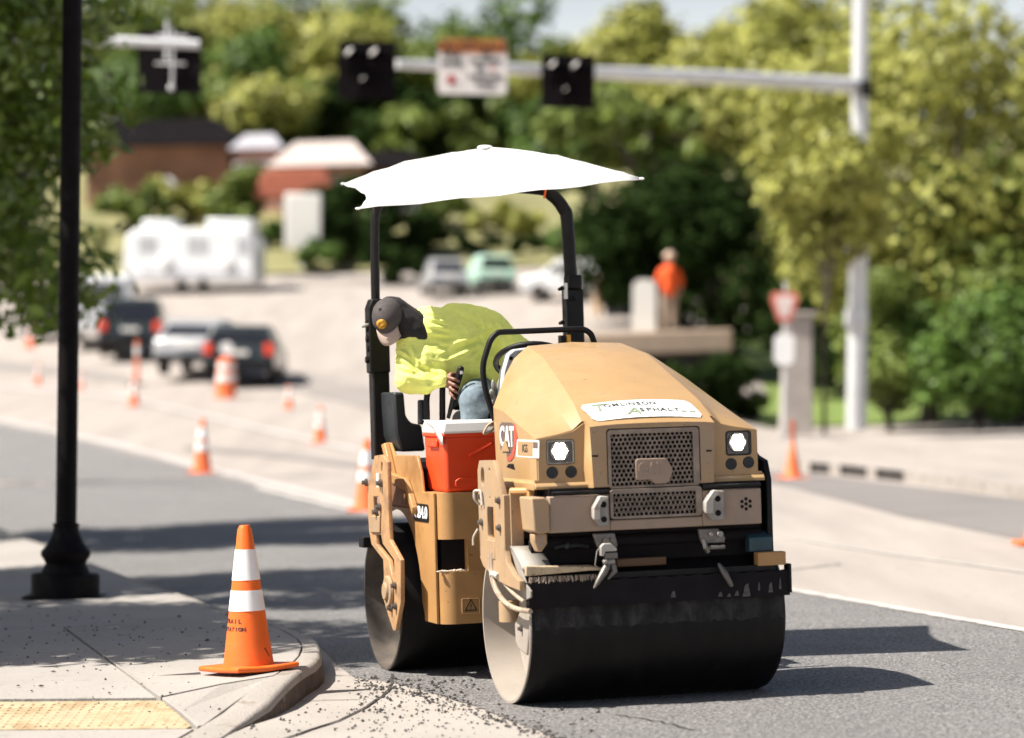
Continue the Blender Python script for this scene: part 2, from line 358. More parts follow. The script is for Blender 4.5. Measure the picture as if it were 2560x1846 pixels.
drape('asphalt_strip', [(-700, 985), (-200, 1042), (0, 1063), (120, 1086), (300, 1128), (460, 1170), (640, 1216)], [(-700, 1190), (-200, 1200), (0, 1205), (120, 1208), (300, 1212), (460, 1216), (640, 1222)], ASPH, .012)
DUL = mat('darker_road_patch', (.225, .20, .182), .85, var=.15, vs=.5); LITE = mat('pale_road_line', (.40, .365, .34), .85, var=.1)
drape('road_line', [(-300, 1026), (0, 1050), (300, 1112), (460, 1155), (900, 1262)], [(-300, 1032), (0, 1058), (300, 1122), (460, 1167), (900, 1276)], LITE, .02, 2)
drape('road_line', [(-300, 940), (300, 990), (960, 1140)], [(-300, 946), (300, 997), (960, 1150)], LITE, .02, 2)
drape('road_patch', [(380, 838), (560, 880), (760, 935), (960, 975)], [(380, 868), (560, 925), (760, 985), (960, 1030)], DUL, .02, 4)
drape('road_patch', [(460, 1118), (700, 1132), (960, 1165)], [(460, 1126), (700, 1146), (960, 1182)], DUL, .02, 3)
drape('road_patch', [(-100, 900), (200, 925), (330, 945)], [(-100, 915), (200, 945), (330, 962)], DUL, .02, 3)
drape('road_patch', [(700, 690), (950, 700), (1300, 715)], [(700, 702), (950, 716), (1300, 735)], DUL, .03, 3)

# sidewalk: height falls to the ramp at the camera end
def hs(Y): return .012 + .123 * sst(Y, 13.75, 14.95)
def onS(px, py, dz=0):
    d = ray(px, py); a = 11.; st = .05
    if (C0 + d * a).z < hs(a) + dz: return C0 + d * a
    while a < 900:
        n = a + max(.03, a * .004)
        if (C0 + d * n).z <= hs(n) + dz:
            lo, hi = a, n
            for _ in range(30):
                m = (lo + hi) / 2
                if (C0 + d * m).z > hs(m) + dz: lo = m
                else: hi = m
            p = C0 + d * hi; return Vector((p.x, p.y, hs(p.y) + dz))
        a = n
    return C0 + d * a
def inset(P, d):
    n = len(P); area = sum(P[i].x * P[(i + 1) % n].y - P[(i + 1) % n].x * P[i].y for i in range(n)); s = 1 if area > 0 else -1
    out = []
    for i in range(n):
        a, b, c = P[i - 1], P[i], P[(i + 1) % n]; u = (b - a).to_2d().normalized(); v = (c - b).to_2d().normalized()
        n1 = Vector((-u.y, u.x)) * s; n2 = Vector((-v.y, v.x)) * s; k = n1 + n2; k = k / max(.35, k.length_squared / 2) if k.length > 1e-4 else n1
        q = b.to_2d() + k * d; out.append(Vector((q.x, q.y, b.z)))
    return out
sw = thing('sidewalk', 'x', 'x'); del sw['label'], sw['category']; sw['kind'] = 'structure'
def slab(px, name='slab', m=SLAB, d=.009, gap=.12, bev=.004, parent=sw, dz=0):
    P = inset([onS(x, y) for x, y in px], d); n = len(P)
    b = MB(); b.add([(p.x, p.y, p.z + dz) for p in P] + [(p.x, p.y, p.z - gap) for p in P], [tuple(range(n))] + [(i, (i + 1) % n, n + (i + 1) % n, n + i) for i in range(n)])
    o = b.build(name, m, parent, smooth=False); 
    if bev: q = o.modifiers.new('bevel', 'BEVEL'); q.width = bev; q.segments = 2; q.limit_method = 'ANGLE'; q.angle_limit = rad(50)
    return o
CJ = [(308, 1443), (395, 1473), (466, 1496), (561, 1530), (664, 1557), (703, 1572), (745, 1596), (758, 1615), (750, 1640), (731, 1660), (690, 1688), (600, 1750), (514, 1812), (490, 1822), (455, 1842), (400, 1880), (340, 1920)]
CO = [(308, 1430), (395, 1459), (470, 1484), (561, 1515), (664, 1547), (750, 1578), (800, 1598), (828, 1630), (828, 1655), (795, 1688), (740, 1715), (680, 1752), (640, 1785), (590, 1815), (545, 1850), (480, 1890), (420, 1930)]
slab([(-500, 1567), (-500, 1425), (-20, 1425), (270, 1443), (308, 1443), (395, 1473), (466, 1496), (561, 1530), (664, 1557), (690, 1567), (160, 1567)])
slab([(-500, 1425), (-500, 1165), (0, 1322), (118, 1366), (308, 1443), (270, 1443), (-20, 1425)])
slab([(-500, 1567), (160, 1567), (207, 1603), (352, 1710), (397, 1744), (-500, 1752)])
slab([(160, 1567), (690, 1567), (703, 1572), (745, 1596), (758, 1615), (750, 1640), (731, 1660), (690, 1688), (553, 1710), (399, 1742), (352, 1710), (207, 1603)])
slab([(399, 1744), (553, 1712), (690, 1689), (600, 1750), (514, 1812), (490, 1816), (445, 1778)])
slab([(-500, 1830), (478, 1822), (490, 1822), (455, 1842), (400, 1880), (-500, 1960)])
# bedding visible in the joints
b = MB(); P = [onS(x, y, 0) for x, y in [(-500, 1160), (0, 1316), (300, 1432), (561, 1518), (664, 1549), (750, 1580), (800, 1604), (815, 1640), (780, 1685), (700, 1735), (600, 1800), (480, 1880), (-500, 1960)]]
bd = P; zs = [p.z - .016 for p in P]
fan = onS(200, 1650)
b.add([(p.x, p.y, z) for p, z in zip(P, zs)] + [(fan.x, fan.y, fan.z - .016)], [(i, (i + 1) % len(P), len(P)) for i in range(len(P))])

# tactile paving: plate, truncated domes
tact = slab([(-500, 1759), (-200, 1757), (408, 1752), (445, 1780), (484, 1816), (470, 1822), (-500, 1829)], 'tactile_plate', TACT, dz=.003)
A_ = onS(0, 1826); B_ = onS(470, 1819); C_ = onS(0, 1762); ux = (B_ - A_).normalized(); uy = (C_ - A_).normalized(); uy = (uy - ux * uy.dot(ux)).normalized()
dome = MB(); dome.lathe([(.013, 0), (.011, .003), (.007, .0045), (.0, .0045)], 8); dme = dome.mesh('dome', TACT)
k = 0
from mathutils.geometry import intersect_point_line
poly = [onS(x, y).to_2d() for x, y in [(-40, 1762), (404, 1758), (440, 1782), (474, 1816), (462, 1818), (-40, 1826)]]
def inpoly(p, P):
    c = False; n = len(P)
    for i in range(n):
        a, b = P[i], P[i - 1]
        if (a.y > p.y) != (b.y > p.y) and p.x < (b.x - a.x) * (p.y - a.y) / (b.y - a.y) + a.x: c = not c
    return c
dm = MB()
for i in range(-4, 60):
    for j in range(-3, 30):
        p = A_ + ux * (i * .05) + uy * (j * .05)
        if inpoly(p.to_2d(), poly):
            if k < 280: o = link('dome', dme, tact); o.location = (p.x, p.y, hs(p.y) + .0035); k += 1
            else: dm.lathe([(.013, 0), (.012, .004), (.008, .0065), (.0, .0065)], 8, m=Matrix.Translation((p.x, p.y, hs(p.y) + .0035)))
if dm.v: dm.build('far_domes', TACT, tact, kind='stuff')
# curb: stones with a rounded outer top edge and a stained face
def resample(P, n):
    L = [0]
    for a, b in zip(P, P[1:]): L.append(L[-1] + (b - a).length)
    out = []
    for k in range(n):
        s = L[-1] * k / (n - 1); i = max(0, min(len(P) - 2, next((q for q in range(len(L) - 1) if L[q + 1] >= s - 1e-9), len(P) - 2)))
        t = (s - L[i]) / max(1e-9, L[i + 1] - L[i]); out.append(P[i].lerp(P[i + 1], t))
    return out
chk = lambda P: [P[0]] + [q for a, b in zip(P, P[1:]) for q in (a.lerp(b, .25), a.lerp(b, .75))] + [P[-1]]
cj = [onS(x, y) for x, y in [(-520, 1150), (-200, 1243), (0, 1322), (118, 1366), (200, 1400)] + CJ]
co = [onS(x, y) for x, y in [(-520, 1142), (-200, 1235), (0, 1313), (118, 1356), (200, 1388)] + CO]
rows = []
for a, o_ in zip(cj, co):
    w = (o_ - a).to_2d(); 
    if w.length > .17: w = w.normalized() * min(w.length, .30)
    rows.append((a, Vector((a.x + w.x, a.y + w.y, hs(o_.y)))))
rows = list(zip(chk(chk([r[0] for r in rows])), chk(chk([r[1] for r in rows]))))
NR = 170; J = resample([r[0] for r in rows], NR); Oo = [None] * NR
Lr = resample([r[1] for r in rows], NR)
stones = [0, 18, 36, 54, 70, 84, 98, 112, 128, 146, NR - 1]
bb_ = MB(); vs = []
for q in [q_ for q_ in J if q_.y > 15.3]:
    vs += [(q.x + .015, q.y, hs(q.y) - .022), (-9., q.y, hs(q.y) - .022)]
bb_.add(vs, [(2 * i, 2 * i + 1, 2 * i + 3, 2 * i + 2) for i in range(len(vs) // 2 - 1)]); bb_.build('joint_bed', JOINT, sw, smooth=False)
curb = thing('curb', 'x', 'x'); del curb['label'], curb['category']; curb['kind'] = 'structure'
for s0, s1 in zip(stones, stones[1:]):
    vs = []; fv = []
    for i in range(s0, s1 + 1):
        a, o_ = J[i].copy(), Lr[i].copy()
        if i == s0 or i == s1:
            t = (J[min(i + 1, NR - 1)] - J[max(i - 1, 0)]).normalized() * (.004 if i == s0 else -.004); a += t; o_ += t
        d = (o_.to_2d() - a.to_2d()); d = Vector((d.x, d.y, 0)).normalized(); za = hs(a.y) - .001; zo = hs(o_.y); r = min(.045, zo * .8)
        a = a + d * .005
        ring = [Vector((a.x, a.y, za - .05)), Vector((a.x, a.y, za)), Vector((o_.x, o_.y, zo)) - d * r]
        for q in (30, 60, 90): ring.append(Vector((o_.x, o_.y, zo - r)) - d * r + d * (r * sin(rad(q))) + Vector((0, 0, r * cos(rad(q)))))
        vs += ring
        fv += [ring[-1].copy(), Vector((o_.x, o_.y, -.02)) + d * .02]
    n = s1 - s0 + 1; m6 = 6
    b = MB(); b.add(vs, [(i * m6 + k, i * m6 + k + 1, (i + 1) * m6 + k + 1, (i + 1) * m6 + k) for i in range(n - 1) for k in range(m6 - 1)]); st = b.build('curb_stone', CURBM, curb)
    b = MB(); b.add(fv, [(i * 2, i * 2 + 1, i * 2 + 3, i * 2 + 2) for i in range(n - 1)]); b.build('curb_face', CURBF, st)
# gutter apron at the foot of the curb with its arc joint
gut = [(871, 1700), (979, 1692), (974, 1726), (917, 1768), (847, 1803), (748, 1836), (600, 1880), (400, 1940), (-400, 2050), (-400, 1900), (300, 1880), (560, 1812), (640, 1780), (700, 1745), (780, 1705), (815, 1680)]
flat('gutter', zp(gut), .003, APRON)
flat('apron', zp([(985, 1694), (980, 1728), (923, 1771), (852, 1806), (752, 1840), (610, 1886), (400, 1950), (300, 2100), (2400, 2300), (1600, 1960), (1400, 1870), (1290, 1812), (1180, 1768), (1090, 1738), (1030, 1716)]), .003, APRON)
ribbon('gutter_joint', jag(zp([(979, 1688), (979, 1710), (973, 1728), (950, 1747), (917, 1769), (847, 1804), (748, 1837), (640, 1875)]), .006, 5), .016, .0065, JOINT)
ribbon('gutter_joint', jag(zp([(700, 1752), (760, 1756), (820, 1753), (900, 1752)]), .006, 5), .012, .0065, JOINT)
ribbon('gutter_joint', jag(zp([(1540, 1790), (1600, 1800), (1680, 1815), (1740, 1830)]), .012, 5), .012, .0085, JOINT)
# loose asphalt crumbs on sidewalk, gutter and apron
cr = MB(); RR = random.Random(5)
def crumb(p, r):
    q = Matrix.Rotation(RR.uniform(0, 6.28), 3, 'Z'); a, b_, c = [r * RR.uniform(.5, 1.3) for _ in range(3)]
    vs = [p + q @ Vector(v) for v in ((a, 0, c * .3), (-a, b_ * .3, c * .3), (0, b_, c * .35), (0, -b_, c * .25), (a * .2, 0, c), (0, 0, 0))]
    cr.add(vs, [(0, 2, 4), (2, 1, 4), (1, 3, 4), (3, 0, 4), (2, 0, 5), (1, 2, 5), (3, 1, 5), (0, 3, 5)])
for _ in range(1150):
    k = RR.random(); g = RR.gauss
    if k < .20: x, y = RR.uniform(0, 700), RR.triangular(1500, 1720, 1580); p = onS(x, y)
    elif k < .27: x, y = RR.uniform(0, 600), RR.uniform(1700, 1846); p = onS(x, y)
    elif k < .62: x, y = RR.triangular(860, 1300, 930), RR.triangular(1692, 1850, 1700); p = onz(x, y, .004)
    elif k < .85: x, y = RR.uniform(600, 1500), RR.uniform(1760, 1900); p = onz(x, y, .004)
    else: t = RR.random(); x = 900 + 520 * t + g(0, 18); y = 1704 + 155 * t ** 1.2 + g(0, 8); p = onz(x, y, .004)
    r = abs(g(0, .0065)) + .0028
    if RR.random() < .02: r *= 1.8
    if x > 560 and y > 1640 and k < .27: continue
    crumb(p, min(r, .014))
for _ in range(230):
    t = RR.random(); x = 880 + 560 * t + g(0, 22); y = 1700 + 165 * t ** 1.15 + g(0, 7); crumb(onz(x, y, .004), RR.uniform(.004, .012))
o = cr.build('asphalt_crumbs', mat('crumb_asphalt', (.035, .03, .028), .8, var=.4, vs=20), smooth=False); o['kind'] = 'stuff'; o['label'] = 'black crumbs of loose asphalt scattered over sidewalk and gutter'
# opposite curb with drain slots and its sidewalk
oc = thing('far_curb', 'x', 'x'); del oc['label'], oc['category']; oc['kind'] = 'structure'
top = [(1700, 1128), (1850, 1143), (1990, 1160), (2110, 1170), (2250, 1186), (2400, 1206), (2560, 1228), (2900, 1272)]
G0 = [onz(x, y + 20, 0) for x, y in top]
P0 = resample(G0, 60); dirn = None
b = MB(); 
slots = [onz(x, 1182 + (x - 2100) * .13, 0) for x in (2040, 2130, 2215)]
def in_slot(p): x = cx + p.x / p.y * f_; return any(a < x < c for a, c in ((2022, 2062), (2096, 2156), (2184, 2248)))
vs = []
P0 = resample(G0, 240)
for p in P0:
    back = Vector((.25, .95, 0)) * .35
    h = .15
    vs += [p, p + Vector((0, .03, h)), p + back + Vector((0, 0, h))]
solid = [not (in_slot(a) or in_slot(c)) for a, c in zip(P0, P0[1:])]
fs = []
for i, s in enumerate(solid):
    if s: fs += [(i * 3, i * 3 + 3, i * 3 + 4, i * 3 + 1)]
    fs += [(i * 3 + 1, i * 3 + 4, i * 3 + 5, i * 3 + 2)]
b.add(vs, fs); b.build('curb_edge', CURBM, oc)
b = MB(); vs = []
for p in P0: q = p + Vector((.02, .10, 0)); vs += [q, q + Vector((0, 0, .14))]
b.add(vs, [(i * 2, i * 2 + 2, i * 2 + 3, i * 2 + 1) for i in range(239)]); b.build('drain_back', JOINT, oc)
fsw = []
for p in resample(G0, 20): fsw.append(p + Vector((.0875, .33, .0)))
far2 = [p + Vector((2.4, 12 + 8 * i / 19, 0)) for i, p in enumerate(fsw)]
fs = thing('far_sidewalk', 'x', 'x'); del fs['label'], fs['category']; fs['kind'] = 'structure'
for i in range(19):
    for j in range(5):
        q = lambda u, v: fsw[u].lerp(far2[u], v / 5)
        a, b_, c, d = q(i, j), q(i + 1, j), q(i + 1, j + 1), q(i, j + 1)
        m = (a + b_ + c + d) / 4; vv = [v + (m - v) * .008 for v in (a, b_, c, d)]
        bb = MB(); bb.add([(v.x, v.y, .147 + gz(v.x, v.y)) for v in vv] + [(v.x, v.y, .0) for v in vv], [(0, 1, 2, 3), (0, 4, 5, 1), (1, 5, 6, 2), (2, 6, 7, 3), (3, 7, 4, 0)]); bb.build('slab', MILL, fs, smooth=False)
# ---------------------------------------------------------------- the road roller
rr = thing('road_roller', 'tan yellow tandem road roller with white canopy and two steel drums on the new asphalt', 'road roller', MO, TH)
def drum(ca, cb, m_end, name='drum'):
    L, R_ = .65, .40; prof = []
    b = MB(); n = 96
    prof = [(-.64, .33), (-L, .372), (-L - .004, .386), (-L, R_ - .003), (-L + .008, R_), (L - .035, R_), (L - .012, R_ - .006), (L, R_ - .02), (L, .37), (L - .09, .362)]
    vs = [(ca + x, cb + r * cos(2 * pi * k / n), .4 + r * sin(2 * pi * k / n)) for x, r in prof[3:] for k in range(n)]
    M_ = len(prof[3:]); b.add(vs, [(i * n + k, i * n + (k + 1) % n, (i + 1) * n + (k + 1) % n, (i + 1) * n + k) for i in range(M_ - 1) for k in range(n)])
    o = b.build(name, DRUM, rr)
    # bright worn rim + recessed dished end plate
    b = MB(); ring = [(-L + .008, .3995), (-L - .003, .397), (-L - .003, .384), (-L + .172, .378)]
    vs = [(ca + x, cb + r * cos(2 * pi * k / n), .4 + r * sin(2 * pi * k / n)) for x, r in ring for k in range(n)]
    b.add(vs, [(i * n + k, i * n + (k + 1) % n, (i + 1) * n + (k + 1) % n, (i + 1) * n + k) for i in range(3) for k in range(n)])
    b.build('drum_rim', m_end, o)
    b = MB(); ring = [(-L + .168, .3785), (-L + .175, .36), (-L + .175, .16), (-L + .12, .14), (-L + .12, .02)]
    vs = [(ca + x, cb + r * cos(2 * pi * k / n), .4 + r * sin(2 * pi * k / n)) for x, r in ring for k in range(n)]
    b.add(vs, [(i * n + k, i * n + (k + 1) % n, (i + 1) * n + (k + 1) % n, (i + 1) * n + k) for i in range(4) for k in range(n)] + [tuple(range(4 * n, 5 * n))])
    b.build('end_plate', m_end, o)
    b = MB(); b.cyl((ca + L - .09, cb, .4), (ca + L - .095, cb, .4), .365, n=48); b.build('end_plate', BLK, o)
    return o
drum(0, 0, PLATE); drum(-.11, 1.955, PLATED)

# --- hood shell
A0 = -.02
ST = [  # stations from rear to front: list of (a, b, z) for half section, bottom to centre
    [(.575, .30, 1.045), (.575, .31, 1.075), (.56, .315, 1.09), (.56, .345, 1.437), (.43, .54, 1.60), (.36, .62, 1.675), (.25, .74, 1.735), (0, .78, 1.748)],
    [(.577, .15, 1.045), (.577, .15, 1.075), (.562, .15, 1.09), (.562, .15, 1.412), (.44, .30, 1.545), (.372, .34, 1.60), (.275, .40, 1.672), (0, .42, 1.692)],
    [(.58, -.02, 1.045), (.58, -.02, 1.075), (.563, -.02, 1.09), (.563, -.02, 1.368), (.45, 0, 1.435), (.38, 0, 1.478), (.30, .02, 1.530), (0, .02, 1.555)],
    [(.58, -.22, 1.045), (.58, -.22, 1.075), (.562, -.22, 1.09), (.562, -.22, 1.318), (.45, -.20, 1.360), (.382, -.20, 1.392), (.318, -.20, 1.442), (0, -.20, 1.466)],
    [(.582, -.365, 1.045), (.582, -.365, 1.075), (.560, -.345, 1.09), (.560, -.345, 1.288), (.45, -.345, 1.305), (.378, -.345, 1.322), (.330, -.345, 1.362), (0, -.345, 1.388)],
]
vs = []; NP = 15
for st in ST:
    full = [(-a, b, z) for a, b, z in st] + [(a, b, z) for a, b, z in reversed(st[:-1])]
    vs += [(a + A0, b, z + (.006 * a)) for a, b, z in full]
fs = [(i * NP + k, i * NP + k + 1, (i + 1) * NP + k + 1, (i + 1) * NP + k) for i in range(4) for k in range(NP - 1)]
hb = MB(); hb.add(vs, fs)
hood = hb.build('hood', TAN, rr, bevel=.014, seg=3, ang=14)
sd_ = hood.modifiers.new('solid', 'SOLIDIFY'); sd_.thickness = .004; sd_.offset = 0; hood.modifiers.move(1, 0)
# rear wall of the hood (black firewall) and dashboard
b = MB(); b.prism([(a + A0, z) for a, z in [(-.54, 1.05), (.54, 1.05), (.54, 1.37), (.34, 1.48), (.24, 1.54), (-.24, 1.54), (-.34, 1.48), (-.54, 1.37)]], .26, .30); b.build('firewall', BLK, rr)
# headlight pods: front plates with rectangular and round openings
def podface(s):
    if s < 0: outer = [(-.597, 1.075), (-.597, 1.09), (-.577, 1.09), (-.577, 1.283), (-.47, 1.300), (-.395, 1.318), (-.345, 1.352), (-.330, 1.352), (-.330, 1.045), (-.597, 1.045)]
    else: outer = [(.557, 1.075), (.557, 1.09), (.538, 1.09), (.538, 1.292), (.43, 1.305), (.355, 1.325), (.305, 1.358), (.290, 1.358), (.290, 1.045), (.557, 1.045)]
    hx0, hx1, z0, z1 = (-.535, -.393, 1.160, 1.279) if s < 0 else (.374, .508, 1.170, 1.290)
    rc = [(-.508, 1.123), (-.414, 1.123)] if s < 0 else [(.400, 1.130), (.490, 1.135)]
    o = plate('headlight_pod', outer, [rrect(hx0, hx1, z0, z1, .016)] + [circ(x, z, .030, 16) for x, z in rc], -.357, -.341, 'XZ', TAN, rr, bevel=.004)
    hl = MB(); hl.box(hx0 + .001, hx1 - .001, -.349, -.30, z0 + .001, z1 - .001)
    h = hl.build('headlight', LENS, rr, bevel=.008)
    b = MB(); n = 4
    # bezel frame
    o2 = plate('bezel', rrect(hx0 + .003, hx1 - .003, z0 + .003, z1 - .003, .014), [rrect(hx0 + .009, hx1 - .009, z0 + .009, z1 - .009, .010)], -.358, -.350, 'XZ', GST if s < 0 else PLA, h, bevel=.001)
    cxx, cz = (hx0 + hx1) / 2 + (-.003), (z0 + z1) / 2 + .004
    b = MB(); b.cyl((cxx, -.352, cz), (cxx, -.356, cz), .050, .046, n=24); b.build('reflector', STL, h)
    b = MB()
    b.prism([(cxx + r * cos(t), cz + r * 1.12 * sin(t)) for t, r in [(2 * pi * k / 24, .034 + .004 * cos(6 * 2 * pi * k / 24)) for k in range(24)]], -.3605, -.3565); b.build('led_lamp', GLOW, h)
    for x, z in rc:
        b = MB(); b.cyl((x, -.352, z), (x, -.33, z), .0295, n=24); q = b.build('lamp_and_glint_disc', GLASSD, rr)
        b = MB(); b.lathe([(.021, -.356), (.026, -.358), (.027, -.352), (.020, -.352)], 24, m=Matrix(((1, 0, 0, x), (0, 0, 1, 0), (0, -1, 0, z), (0, 0, 0, 1)))); b.build('lamp_ring', PLA, q)
podface(-1); podface(1)
# ledge under the pods
for x0, x1 in ((-.602, -.333), (.293, .562)):
    b = MB(); b.prism([(-.385, 1.046), (-.385, 1.060), (-.372, 1.074), (-.33, 1.074), (-.33, 1.046)], x0, x1, 'YZ'); b.build('ledge', TAN, rr, bevel=.003)
# nose: protruding centre section round the grille
nose = MB()
tp = lambda a: 1.342 - .02 * (a / .34) ** 2
L_, R_, = -.338, .294
sec = [(-.345, lambda a: 1.395 - .024 * abs((a + .02) / .33) ** 2), (-.425, lambda a: 1.345 - .012 * abs((a + .02) / .33) ** 3)]
n = 9; vs = []
for k in range(n + 1):
    a = L_ + (R_ - L_) * k / n
    for bb, zf in ((-.30, lambda a: 1.418 - .024 * abs((a + .02) / .33) ** 2),) + tuple(sec): vs.append((a, bb, zf(a)))
fs = [(k * 3 + j, k * 3 + 3 + j, k * 3 + 4 + j, k * 3 + 1 + j) for k in range(n) for j in range(2)]
nose.add(vs, fs)
nose.add([(L_, -.30, 1.393), (L_, -.345, 1.371), (L_, -.425, 1.333), (L_ + .012, -.425, 1.045), (L_ - .02, -.33, 1.045)], [(0, 1, 2, 3, 4)])
nose.add([(R_, -.30, 1.393), (R_, -.345, 1.371), (R_, -.425, 1.333), (R_ - .012, -.425, 1.045), (R_ + .02, -.33, 1.045)], [(4, 3, 2, 1, 0)])
nz = nose.build('nose_cover', TAN, rr, bevel=.006, ang=20)
nf = [(L_ + .012, 1.047), (R_ - .012, 1.047), (R_, 1.333)] + [(L_ + (R_ - L_) * k / 8, sec[1][1](L_ + (R_ - L_) * k / 8) - .001) for k in range(7, 0, -1)] + [(L_, 1.333)]
plate('nose_face', nf, [rrect(-.254, .218, 1.0475, 1.322, .018)[:10] + [(-.254, 1.0475), (.218, 1.0475)] if False else rrect(-.256, .218, 1.050, 1.322, .016)], -.426, -.412, 'XZ', TAN2, rr, bevel=.003)
b = MB()
b.box(-.332, -.300, -.4275, -.4262, 1.192, 1.200); b.box(.247, .275, -.4275, -.4262, 1.196, 1.204); b.build('slot', BLKD, rr)

# --- grille: real hexagonal mesh
def hexmesh(name, x0, x1, z0, z1, yb, pitch, hole, th, parent, m, skip=None):
    b = MB(); dx = pitch; dz = pitch * .866; row = 0; z = z0 + dz * .6
    R_ = pitch / math.sqrt(3); nrow = int((z1 - z0) / dz)
    dz = (z1 - z0) / nrow
    for r in range(nrow):
        z = z0 + dz * (r + .5); off = .5 * pitch * (r % 2); n = int((x1 - x0 - off) / pitch)
        for c in range(n):
            x = x0 + off + pitch * (c + .5)
            jx, jz = random.gauss(0, .0006), random.gauss(0, .0006)
            O_ = []; I_ = []; J_ = []
            for k in range(6):
                a = rad(30 + 60 * k); O_.append((x + R_ * 1.02 * cos(a), yb, z + R_ * 1.02 * sin(a))); I_.append((x + jx + hole * cos(a), yb, z + jz + hole * sin(a))); J_.append((x + jx + hole * cos(a), yb + th, z + jz + hole * sin(a)))
            b.add(O_ + I_ + J_, [(k, (k + 1) % 6, 6 + (k + 1) % 6, 6 + k) for k in range(6)] + [(6 + k, 6 + (k + 1) % 6, 12 + (k + 1) % 6, 12 + k) for k in range(6)])
    return b.build(name, m, parent, smooth=False)
GM = mat('grille_dusty_metal', (.24, .185, .145), .6, var=.25, vs=14, bump=.03, dirt=(.17, .13, .10), ds=9, dth=.5)
def grille(x0, x1, z0, z1, y):
    fr = plate('grille_frame', rrect(x0, x1, z0, z1, .018), [rrect(x0 + .016, x1 - .030, z0 + .012, z1 - .022, .006)], y - .014, y, 'XZ', GM, rr, bevel=.004)
    hexmesh('grille_mesh', x0 + .012, x1 - .024, z0 + .008, z1 - .016, y - .007, .0228, .0098, .006, fr, GM)['kind'] = 'stuff'
    b = MB(); b.box(x0 + .004, x1 - .004, y + .045, y + .05, z0, z1); b.build('grille_back', BLKD, fr)
    return fr
g1 = grille(-.250, .212, 1.038, 1.317, -.412)
g2 = grille(-.250, .214, .893, 1.034, -.425)
# inner cooling fins behind the lower mesh
b = MB()
for k in range(9): b.box(-.20 + .02 * abs(k - 4) * .2, .17 - .02 * abs(k - 4) * .2, -.405, -.385, .905 + k * .0125, .909 + k * .0125)
b.build('cooling_fin', PLA, rr)
# badge on the grille
bd = plate('badge', [(-.116, 1.080), (-.110, 1.074), (-.042, 1.074), (-.028, 1.058), (-.012, 1.052), (.040, 1.054), (.052, 1.062), (.072, 1.110), (.070, 1.124), (.045, 1.168), (.034, 1.174), (-.104, 1.176), (-.116, 1.166)], [], -.436, -.420, 'XZ', GRY, rr, bevel=.004)
text('letter', 'CAT', .078, GRY, bd, frame((-.035, -.4366, 1.124), (1, 0, 0), (0, 0, 1)), ext=.003, bold=.003, sx=.9)
# --- bumper
b = MB()
b.box(-.552, -.250, -.430, -.20, .840, 1.012); b.box(.218, .522, -.430, -.20, .840, 1.012); b.box(-.250, .218, -.430, -.20, .840, .889); b.build('bumper', GRY, rr, bevel=.006)
b = MB(); b.tube([(-.535, -.425, 1.026), (-.255, -.438, 1.026)], .009, 8); b.tube([(.222, -.438, 1.028), (.520, -.425, 1.028)], .010, 8); b.box(-.54, .52, -.40, -.25, 1.013, 1.046); b.build('rubber_seal', BLK, rr)
b = MB(); b.prism([(-.645, 1.012), (-.575, 1.012), (-.5535, .985), (-.5535, .845), (-.60, .838), (-.632, .85)], -.445, -.25); b.build('bumper_corner', TAN2, rr, bevel=.008)
b = MB(); b.prism([(-.622, .838), (-.556, .838), (-.556, .79), (-.585, .752), (-.600, .752), (-.622, .80)], -.40, -.33); q = b.build('corner_foot', TAN2, rr, bevel=.006)
b = MB(); b.box(-.603, -.578, -.4012, -.396, .778, .826); b.build('foot_slot', GRY, q)
hx = [(.442 + .024 * cos(rad(60 * k + 30)), .938 + .024 * sin(rad(60 * k + 30))) for k in range(6)] + [(.442, .938)]
b = MB()
for x, z in hx: b.cyl((x, -.4318, z), (x, -.425, z), .0085, n=10)
b.build('vent_hole', BLKD, rr)
def tiedown(x0, x1, z0, z1, s):
    w = x1 - x0; t = MB()
    t.prism([(x0, z0 + .045), (x0, z1 - .055), (x0 + w * .40, z1), (x1, z1 - .004), (x1, z0 + .006), (x1 - .01, z0), (x0 + w * .40, z0)], -.462, -.4315)
    o = t.build('tie_down_bracket', GST, rr, bevel=.006)
    b = MB(); b.prism([(x0 - .002, z0 + .035), (x0 - .002, z1 - .055), (x0 + w * .40, z1 + .002), (x1 - .006, z1 - .004), (x1 - .012, z1 - .020), (x0 + w * .55, z1 - .026), (x0 + w * .40, z1 - .05), (x0 + w * .38, z0 + .035)], -.485, -.462); b.build('hook_lip', HOOKM, o, bevel=.005)  # pale lip colour stands for the sunlit left edge of the bracket
    b = MB()
    for z in (z1 - .042, z0 + .034): b.cyl((x0 + w * .68, -.4645, z), (x0 + w * .68, -.455, z), .0145, n=14)
    b.build('bolt_hole', BLKD, o)
tiedown(-.348, -.266, .862, 1.008, 1); tiedown(.216, .318, .868, 1.012, 1)

# --- stickers and lettering
def hz(a, b_):  # height on the sloping hood in front of b=-.2
    return interp(-b_, [(.20, 1.466), (.30, 1.418), (.345, 1.395), (.425, 1.345)]) - .022 * abs((a + .02) / .33) ** 2
pts3 = []; nn = 16
stk = MB(); S0 = Vector((-.325, -.245, 0)); 
cor = [(-.330, -.243), (.226, -.243), (.256, -.392), (-.300, -.392)]
U = 14; V = 6; vs = []
def stick(u, v):
    top_ = Vector(cor[0]).lerp(Vector(cor[1]), u); bot = Vector(cor[3]).lerp(Vector(cor[2]), u); p = bot.lerp(top_, v)
    return Vector((p.x, p.y, hz(p.x, p.y) + .0085))
rr_poly = rrect(0, 1, 0, 1, .12, 4)
bmk = MB(); gridv = []; 
for j in range(V + 1):
    v = j / V; ins = 0 if .12 <= v <= .88 else .035 * (abs(v - .5) - .38) / .12
    for i in range(U + 1): gridv.append(stick(ins + (1 - 2 * ins) * i / U, v))
